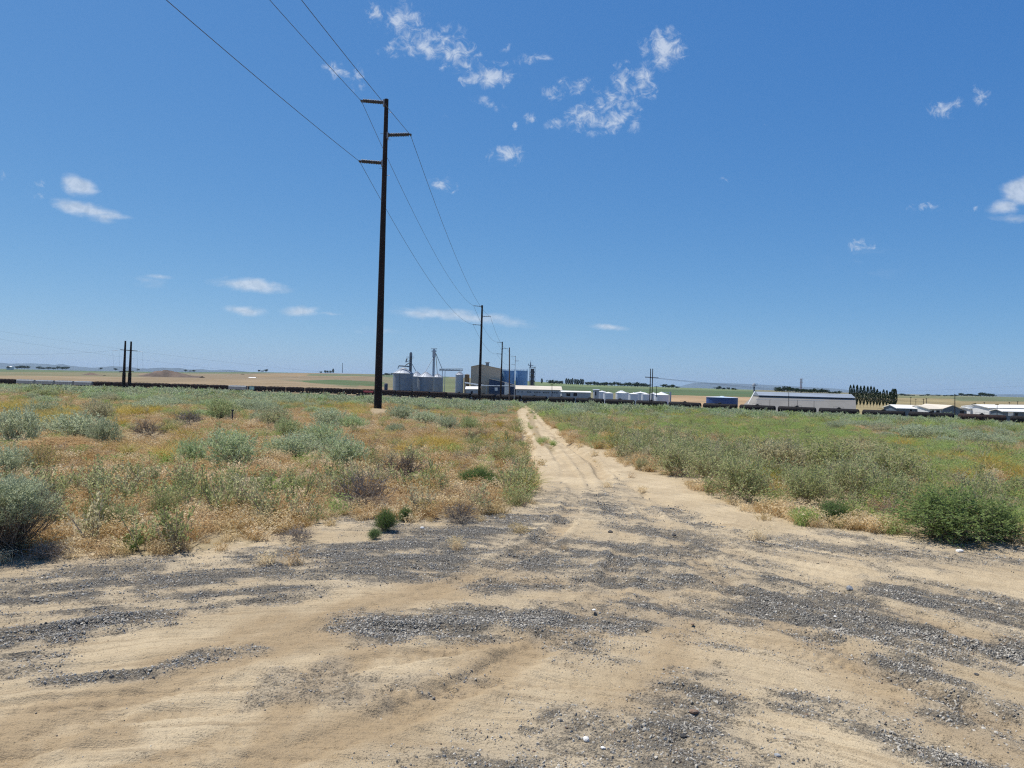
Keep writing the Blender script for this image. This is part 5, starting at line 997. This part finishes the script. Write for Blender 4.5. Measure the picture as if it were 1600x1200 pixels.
# right of the plant
block('carport', 878, 923, 612.5, 613.6, 470, 14, 'low building with white flat roof right of the beige-roofed one', 'carport', M_gw, M_roofw, rise=1.2, doors=((885, 891, 614.5, 619), (896, 901.5, 614, 619)))
block('grey_box_building', 929, 936, 609.6, 609.6, 470, 8, 'narrow pale grey block left of the white tanks', 'building', M_gw, M_gw, rise=.5, doors=((930, 931.5, 612, 618),))
wt = 'white storage tanks'
for (cx, w_, e, ap, Y, lb) in [(941.5, 13, 612, 610.2, 500, 'white tank behind the leftmost front one'),(951.5, 15.5, 614.2, 612.2, 462, 'leftmost front white tank, small'),(972, 17.5, 614, 610.6, 480, 'white tank with a pale peaked roof, left of the H-frame'),(978, 12, 613.6, 612.6, 510, 'white tank peeking out right behind the peaked one'),(991.5, 16, 615.5, 613.2, 462, 'front white tank right of the peaked one'),
    (1002.5, 19, 613.8, 611.8, 505, 'white tank behind between the two front ones'),(1010, 13, 616, 613.8, 462, 'front white tank just left of the H-frame'),(1022, 10, 615, 613, 500, 'white tank hidden behind the H-frame'),(1036, 23, 617, 612.4, 462, 'largest white tank, rightmost with domed roof')]:
    silo('white_tank', cx, w_, e, ap, Y, lb, M_wtank, M_wtroof, wt, False, cat='tank', flat=cx != 972)
m = MB(); p = W(1047.5, 613, 470); q_ = GZ; m.box(-.5, .5, -.5, .5, 0, 9.5); m.box(-4.5, .5, -.4, .4, 8.8, 9.1); o = m.build('tank_stair', M_frl); o.location = (p.x, 470, GZ - .5); tag(o, 'grey stair tower at the right side of the largest white tank', 'stair')
silo('blue_tank', 1135, 49, 621.3, 619.3, 440, 'wide low round tank painted deep blue with pale roof', M_btank, M_btroof, None, False, cat='tank', flat=True)
# white-legged grain leg left of the grey shed
r, o0, H = truss_tower('white_legged_elevator', 1178.5, 603, 632, 1.6, 420, 'grain leg with white spout legs at the left end of the grey shed', 'elevator', M_frm, platforms=((602.5, 3, 4),)); O = Vector(o0)
m = MB(); m.box(-.7, .7, -.7, .7, H - .4, H + 1.1); m.lathe([(.45, H + 1.1), (.3, H + 1.6)], 8); m.build('head', M_wht, r)
for (x0, y0, x1, y1, w_) in [(1179.5, 612, 1170, 632, .7), (1180, 612, 1176, 632, .5), (1180.5, 612, 1182, 632, .5), (1177, 617, 1173, 632, .4)]: m = MB(); m.tube(W(x0, y0, 418) - O, W(x1, y1, 416) - O, w_ * .55, w_, 8); m.build('leg', M_wht, r)
# long grey shed: clerestory above a flaring lower roof
Y = 400; A1 = W(1181, 611.8, Y + 12); A2 = W(1330.5, 615.2, Y + 12); r = empty('long_shed', (A1.x, Y, GZ - .8)); O = r.location.copy(); Lx = A2.x - A1.x
def prof(xa, xb, pts, mt_, nm_):
    m = MB(); k_ = len(pts); m.add([(xa, y, z_) for y, z_ in pts] + [(xb, y, z_) for y, z_ in pts], [tuple(range(k_))[::-1], tuple(range(k_, 2 * k_))] + [(i, (i + 1) % k_, k_ + (i + 1) % k_, k_ + i) for i in range(k_)]); return m.build(nm_, mt_, r)
ztop = A1.z - O.z; ze = W(1181, 618.3, Y + 6).z - O.z; zl = W(1181, 619.6, Y + 7).z - O.z
prof(0, Lx, [(7.1, ze), (7.1, ze + .3), (12, ztop), (16.9, ze + .3), (16.9, ze)], M_clere, 'upper_roof'); prof(.4, Lx - .4, [(7.5, 2), (7.5, ze - .01), (16.5, ze - .01), (16.5, 2)], M_dk, 'clerestory')
m = MB(); xe = W(1338.5, 637, Y - 3).x - O.x; xw = W(1177, 634, Y - 3).x - O.x; m.add([(xw, -3, 0), (xe, -3, 0), (Lx + .2, 7.3, zl), (-.2, 7.3, zl), (xw, 27, 0), (xe, 27, 0), (Lx + .2, 16.7, zl), (-.2, 16.7, zl)], [(0,1,2,3),(5,4,7,6),(3,2,6,7),(1,5,6,2),(4,0,3,7),(4,5,1,0)]); m.build('lower_roof', M_shed, r)
m = MB(); p, q = W(1181, 626, Y - 1) - O, W(1288, 628, Y - 1) - O; m.tube((p.x, -1.2, p.z + .6), (q.x, -1.2, q.z + .6), .10); m.build('pipe', M_frl, r)
tag(r, 'very long grey storage shed with clerestory and flaring lower roof', 'shed')
tr_, _, _ = truss_tower('lattice_mast', 1252, 592, 614, 2.2, 900, 'reddish lattice tower rising behind the long grey shed', 'tower', mat('rust_steel', (.24, .13, .11), .7), platforms=((592.5, 2.2, 2.2), (598, 1.8, 1.8)))
block('pale_roof_shed', 1402, 1440, 638.2, 639.2, 385, 14, 'small dark-walled shed with pale white roof right of the poplars', 'shed', M_bgw, M_roofw, rise=4.6, doors=((1422, 1425, 640, 644),))
block('gabled_shed', 1473, 1511, 639, 643, 372, 24, 'blue-grey gabled shed facing the railway', 'shed', M_bgw, M_beige, [(1473, 639.4), (1488, 634.2), (1510.5, 643)], doors=((1500, 1506, 642, 648),))
block('gabled_shed', 1453, 1473, 639.5, 639.5, 373, 24, 'pale roofed lean-to on the left of the blue-grey gabled shed', 'shed', M_whall, M_beige, rise=4.6, doors=((1456, 1459, 641, 644), (1463, 1468, 641, 645)))
block('white_building', 1516, 1537, 638.6, 638.6, 380, 8, 'plain white flat building left of the white warehouse', 'building', M_whall, M_whall, rise=.6, doors=((1521, 1522.5, 641, 645), (1530, 1534, 643, 645)))
block('white_warehouse', 1546, 1640, 637.6, 638.5, 366, 22, 'long white warehouse with pale roof at the right edge', 'warehouse', M_whall, M_roofw, rise=3.6, windows=((1552, 1553.5, 640, 645), (1556, 1557.5, 640, 645), (1561, 1562.5, 640, 645)))
block('tan_end_block', 1537, 1546, 639.3, 639.3, 372, 8, 'grey-tan block joining white building and warehouse', 'building', M_tan, M_gw, rise=.4)
block('blue_front_hall', 1567, 1640, 643.2, 644.6, 352, 9, 'blue-grey low hall in front of the white warehouse', 'building', M_bgw, M_roofw, rise=2.8, doors=((1586, 1590, 645.5, 650),), signs=((1575, 1583, 643.8, 650),))
def vehicle(px, py, Y, L, label, cat, mt):
    p = W(px, py, Y); r = empty(cat.replace(' ', '_'), (p.x, Y, GZ + .1)); m = MB(); h = L / 2
    m.prism([(-h, -1.1, .5), (h, -1.1, .5), (h, -1.1, 1.5), (h * .85, -1.1, 2.9), (-h * .9, -1.1, 3.0), (-h, -1.1, 2.6)], (0, 2.2, 0)); m.build('body', mt, r)
    m = MB(); m.box(-h * .7, h * .75, -1.14, -1.08, 1.7, 2.4); m.build('window', M_win, r)
    for x in (-h * .6, h * .6): m = MB(); m.tube((x, -1.15, .45), (x, -.85, .45), .45, None, 14); m.build('wheel', M_und, r)
    tag(r, label, cat); return r
vehicle(1371, 633, 392, 7.5, 'white camper parked between the poplars and the train', 'camper', M_wht); vehicle(1393, 636, 395, 5.5, 'small white van right of the white camper', 'van', M_wht)
vehicle(1448, 641, 388, 4.5, 'white car between the pale-roofed shed and the lean-to', 'car', M_wht)
block('farm_house', 387.5, 398, 590.8, 591, 1500, 16, 'lone white farm building far out left of the tall pole', 'house', M_whall, M_roofw, rise=1.3)
block('farm_house', 10, 17, 573.2, 573.4, 2600, 16, 'tiny white farm house on the far left horizon', 'house', M_whall, M_roofw, rise=1)
# ---- trees
M_trunk = mat('tree_bark', (.12, .09, .07), .9)
def crown(sd, kind, k=900):
    p = Plant(sd); rs = p.rs
    if kind == 'poplar': t = rs.rand(k); rad = .5 * np.sin(np.clip(t * .93 + .05, 0, 1) * math.pi) ** .6 * (.5 + .5 * rs.rand(k) ** .5) * (.8 + .35 * vn(t * 9, t * 0, sd)); a = rs.rand(k) * 6.283; pos = np.stack([rad * np.cos(a), rad * np.sin(a), .08 + .92 * t], 1); d = unit(rs.randn(k, 3) * .7 + [0, 0, .8]); p.leaves(pos, d, .09, .10, 0)
    else:
        nl = 9; lc = np.stack([rs.randn(nl) * .22, rs.randn(nl) * .22, .35 + .42 * rs.rand(nl)], 1); lr = .16 + .14 * rs.rand(nl); i = rs.randint(0, nl, k); dr = unit(rs.randn(k, 3)); pos = lc[i] + dr * lr[i][:, None] * (.7 + .4 * rs.rand(k))[:, None]; p.leaves(pos, unit(dr + rs.randn(k, 3) * .5), .09, .08, 0)
    return p.mesh('crown', [M_dark])
cr_pop = [crown(700 + i, 'poplar') for i in range(4)]; cr_rnd = [crown(710 + i, 'round') for i in range(4)]
mtk = MB(); mtk.tube((0, 0, -.05), (.01, 0, .5), .035, .02, 6); mtk.tube((.01, 0, .5), (-.03, .02, .85), .02, .008, 5); trunk_me = mtk.mesh('trunk', [M_trunk])
def tree(px, ytop, ybase, wpx, Y, kind, label, group, name=None, sd=0):
    b_ = W(px, ybase, Y); h = (ybase - ytop) / F * Y; w_ = wpx / F * Y; r = empty(name or ('poplar_tree' if kind == 'poplar' else 'tree'), (b_.x, Y, b_.z), sd); r.scale = (w_, w_, h)
    link('crown', (cr_pop if kind == 'poplar' else cr_rnd)[int(sd * 7) % 4], r); link('trunk', trunk_me, r); tag(r, label, 'tree', group)
rs = random.Random(4)
pops = [(1328,603.5),(1333,602.8),(1338.5,603.5),(1344,603.5),(1349.5,603.5),(1355,605),(1360,605),(1365,606),(1370,608.5),(1374.5,612),(1380,610),(1385,610.5),(1390,612.5),(1394.5,608.5),(1398,608.8)]
for i, (x, y) in enumerate(pops): tree(x, y + rs.uniform(-.8, .8), 635, 5.2 if i < 13 else 7, 420 + i * 2, 'poplar', ('leftmost poplar of the row beside the grey shed' if i == 0 else 'rightmost and thickest poplar of the row' if i == 14 else 'poplar inside the straight row right of the grey shed'), 'row of poplars', sd=rs.random() * 6)
G = [('dark conifer', [(846.5, 592, 598, 3)], 'single dark conifer right of the dark steel tower', None)]
tree(846.5, 591.5, 599.5, 3.2, 1500, 'poplar', 'single dark conifer right of the dark steel tower', None, sd=1.3)
def belt(xs, ytf, ybf, wf, Y, kind, label, group):
    for x in xs: tree(x + rs.uniform(-.5, .5), ytf(x) + rs.choice((-1.3, -.6, 0, .6, 1.3)) * (1.2 if wf > 5 else .7), ybf(x), wf * rs.uniform(.85, 1.3), Y + rs.uniform(-20, 20), kind, label, group, sd=rs.random() * 6)
lin = lambda x0, y0, x1, y1: (lambda x: y0 + (y1 - y0) * (x - x0) / (x1 - x0))
belt(np.arange(858, 880, 4), lin(858, 594.5, 880, 595), lin(858, 600, 880, 600.5), 5.5, 1500, 'round', 'tree of the dark belt behind the long beige-roofed building', 'tree belt behind the plant')
belt(np.arange(885, 911, 3.2), lin(885, 591.8, 911, 592.8), lin(885, 601, 911, 601.5), 4.0, 1500, 'poplar', 'upright tree of the tall clump left of the white tanks', 'tall clump left of the tanks')
belt(np.arange(918, 1012, 5.2), lin(918, 597, 1012, 598.6), lin(918, 602, 1012, 605), 7.5, 1450, 'round', 'tree of the long belt behind the white tanks', 'tree belt behind the tanks')
belt((945, 993, 996, 1006), lin(940, 596, 1012, 597.3), lin(918, 602, 1012, 605), 7, 1450, 'round', 'taller tree standing out of the belt behind the white tanks', 'tree belt behind the tanks')
belt(np.arange(1035, 1059, 4.5), lin(1035, 600.5, 1058, 602.6), lin(1035, 605.5, 1058, 606.5), 6.2, 1500, 'round', 'tree of the short clump right of the slim H-frame', 'short clump')
belt(np.arange(1120, 1131, 4.5), lin(1120, 604.2, 1131, 604.6), lin(1120, 608.5, 1131, 608.8), 6, 1700, 'round', 'tree of the small round clump above the blue tank', 'small clump above the blue tank')
belt((1139, 1145, 1150), lin(1139, 604.6, 1150, 606.5), lin(1139, 609, 1150, 609.4), 5, 1700, 'round', 'small tree right of the round clump above the blue tank', 'small trees')
belt(np.arange(1213, 1282, 4.3), lin(1213, 604.2, 1282, 607), lin(1213, 612.5, 1282, 614.5), 7.2, 900, 'round', 'tree of the dark grove behind the grey shed', 'grove behind the shed')
belt(np.arange(1282, 1316, 5), lin(1282, 608.5, 1316, 612.5), lin(1282, 614.5, 1316, 616), 6.5, 1100, 'round', 'lower tree trailing right of the grove behind the shed', 'grove behind the shed')
belt(np.arange(1502, 1552, 4.4), lambda x: 614.6 + .9 * math.sin(x * .31) + .02 * (x - 1500), lin(1502, 618.6, 1552, 620), 8, 1700, 'round', 'tree of the far dark grove on the right horizon', 'far right grove')
belt(np.arange(1402, 1432, 6), lin(1402, 616, 1432, 616.6), lin(1402, 619, 1432, 619.4), 6, 2600, 'round', 'small far tree right of the poplars on the horizon', 'far right scattered trees')
belt(np.arange(1440, 1500, 9), lin(1440, 616.9, 1500, 617.4), lin(1440, 619, 1500, 619.4), 7, 3000, 'round', 'low far tree on the horizon between poplars and grove', 'far right scattered trees')
belt((13, 28, 33, 38, 43), lambda x: 570.5 + (x < 20) * 1.2 + rs.random(), lin(10, 576, 45, 576.5), 5.5, 2600, 'round', 'tree of the clump on the far left horizon', 'far left clump')
belt((60, 68, 76, 84, 90, 98, 103), lambda x: 573.7, lin(60, 577, 104, 577.5), 7, 3200, 'round', 'low tree of the thin line on the far left horizon', 'far left tree line')
belt((157, 180, 216, 290, 297, 303), lambda x: 574.5 + (x - 157) * .028, lin(157, 578, 303, 581), 4.5, 3200, 'round', 'small scattered tree on the left horizon', 'left scattered trees')
belt((361, 380), lambda x: 583.8, lambda x: 587, 5, 2200, 'round', 'small dark tree in the far fields left', 'left scattered trees'); belt((405, 410, 415, 417), lambda x: 577 + rs.random(), lambda x: 581, 4, 3100, 'round', 'tree of the small clump on the horizon left of the tall pole', 'clump left of the pole')
belt((502, 508, 513, 516), lambda x: 579, lambda x: 583, 4, 3100, 'round', 'tree by the radio mast on the horizon', 'trees by the mast'); tree(520.5, 576.3, 583, 3.4, 3100, 'poplar', 'pointed tree nearest the radio mast on the horizon', None, sd=2.2)
belt((594, 600, 604, 608, 612), lambda x: 583.4, lambda x: 586.8, 5, 2600, 'round', 'far tree between tall pole and largest bin', 'far trees behind the bins')
belt((1519, 1524), lambda x: 630, lambda x: 637.5, 4.5, 480, 'round', 'small dark tree above the white building at right', 'trees at the white building')
# ---- earth mounds and hills
def ridge(name, x0, x1, yb, prof_, Y, th, mt, label):
    m = MB(); k_ = len(prof_); V = []
    for (x, y) in prof_: p = W(x, y, Y); q = W(x, yb(x), Y); zq = min(q.z, float(terr(q.x, Y)) - 3) if Y < 5000 else q.z; V += [(q.x, Y - th, zq), (p.x, Y, p.z), (q.x, Y + th, zq)]
    m.add(V, [f for i in range(k_ - 1) for f in ((3*i, 3*i+3, 3*i+4, 3*i+1), (3*i+1, 3*i+4, 3*i+5, 3*i+2))]); o = m.build(name, mt); 
    for pl in o.data.polygons: pl.use_smooth = True
    tag(o, label, None, None, 'structure'); return o
M_mnd = mat('earth_mound', (.095, .065, .045), .95, var=.45, scale=.05); M_mnd2 = mat('orange_earth', (.30, .17, .09), .95, var=.25, scale=.05)
xs = np.arange(196, 318, 2.5); ridge('earth_mound', 0, 0, lambda x: 588.5, [(x, 587.8 - (3.2 + 6.5 * float(fbm(x / 11., 4.4, 4, 3))) * math.exp(-((x - 258) / 36) ** 4) - 3 * math.exp(-((x - 262) / 16) ** 2)) for x in xs], 1350, 30, M_mnd, 'dark earth mounds beyond the train')
xs = np.arange(126, 164, 2.5); ridge('earth_mound', 0, 0, lambda x: 586.5, [(x, 585.8 - 3.5 * math.exp(-((x - 142) / 9) ** 2)) for x in xs], 1350, 25, M_mnd, 'small dark earth mound left of the H-frame')
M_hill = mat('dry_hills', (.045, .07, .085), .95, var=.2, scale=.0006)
xs = np.arange(-700, 470, 6.); ridge('hills', 0, 0, lambda x: 582 + x * .02, [(x, 573.5 + .0215 * (x - 150) - 5.2 * (fbm(x / 46., x * 0 + 2.2, 4, 2) - .5) * 2 * sst(440, 330, x) - 1.2 * sst(200, 0, x) + 9 * sst(330, 460, x)) for x in xs], 16500, 1500, M_hill, 'hazy blue hills on the left horizon')
xs = np.arange(1040, 1420, 8.); ridge('hills', 0, 0, lambda x: 615, [(x, 602 - 2.0 * math.exp(-((x - 1190) / 75) ** 2) - 2 * math.exp(-((x - 1110) / 60) ** 2) + .032 * (x - 1150) + 10 * sst(1290, 1420, x) + 10 * sst(1090, 1040, x)) for x in xs], 21000, 1500, M_hill, 'faint blue hill behind the tanks on the right horizon')
xs = np.arange(1520, 2200, 10.); ridge('hills', 0, 0, lambda x: 625 + .02 * (x - 1520), [(x, 615.2 + .014 * (x - 1520) + 5 * sst(1570, 1520, x)) for x in xs], 19000, 1500, M_hill, 'faint blue hills at the right frame edge')
# ---- haze
zb = -160.0; zt = 200.0; m = MB(); m.box(-24000, 24000, -24500, 24500, zb, zt); hm = bpy.data.materials.new('haze'); hm.use_nodes = True; hm.node_tree.nodes.clear(); k = N(hm.node_tree)
pv = k.new('ShaderNodeVolumePrincipled'); pv.inputs['Color'].default_value = (.62, .80, 1, 1); pv.inputs['Density'].default_value = 2.6e-5; pv.inputs['Anisotropy'].default_value = .1
oo = k.new('ShaderNodeOutputMaterial'); hm.node_tree.links.new(pv.outputs[0], oo.inputs['Volume']); tag(m.build('haze', hm), 'thin summer haze', None, None, 'stuff')
SC.cycles.volume_bounces = 0; SC.cycles.max_bounces = 8; SC.cycles.transparent_max_bounces = 8
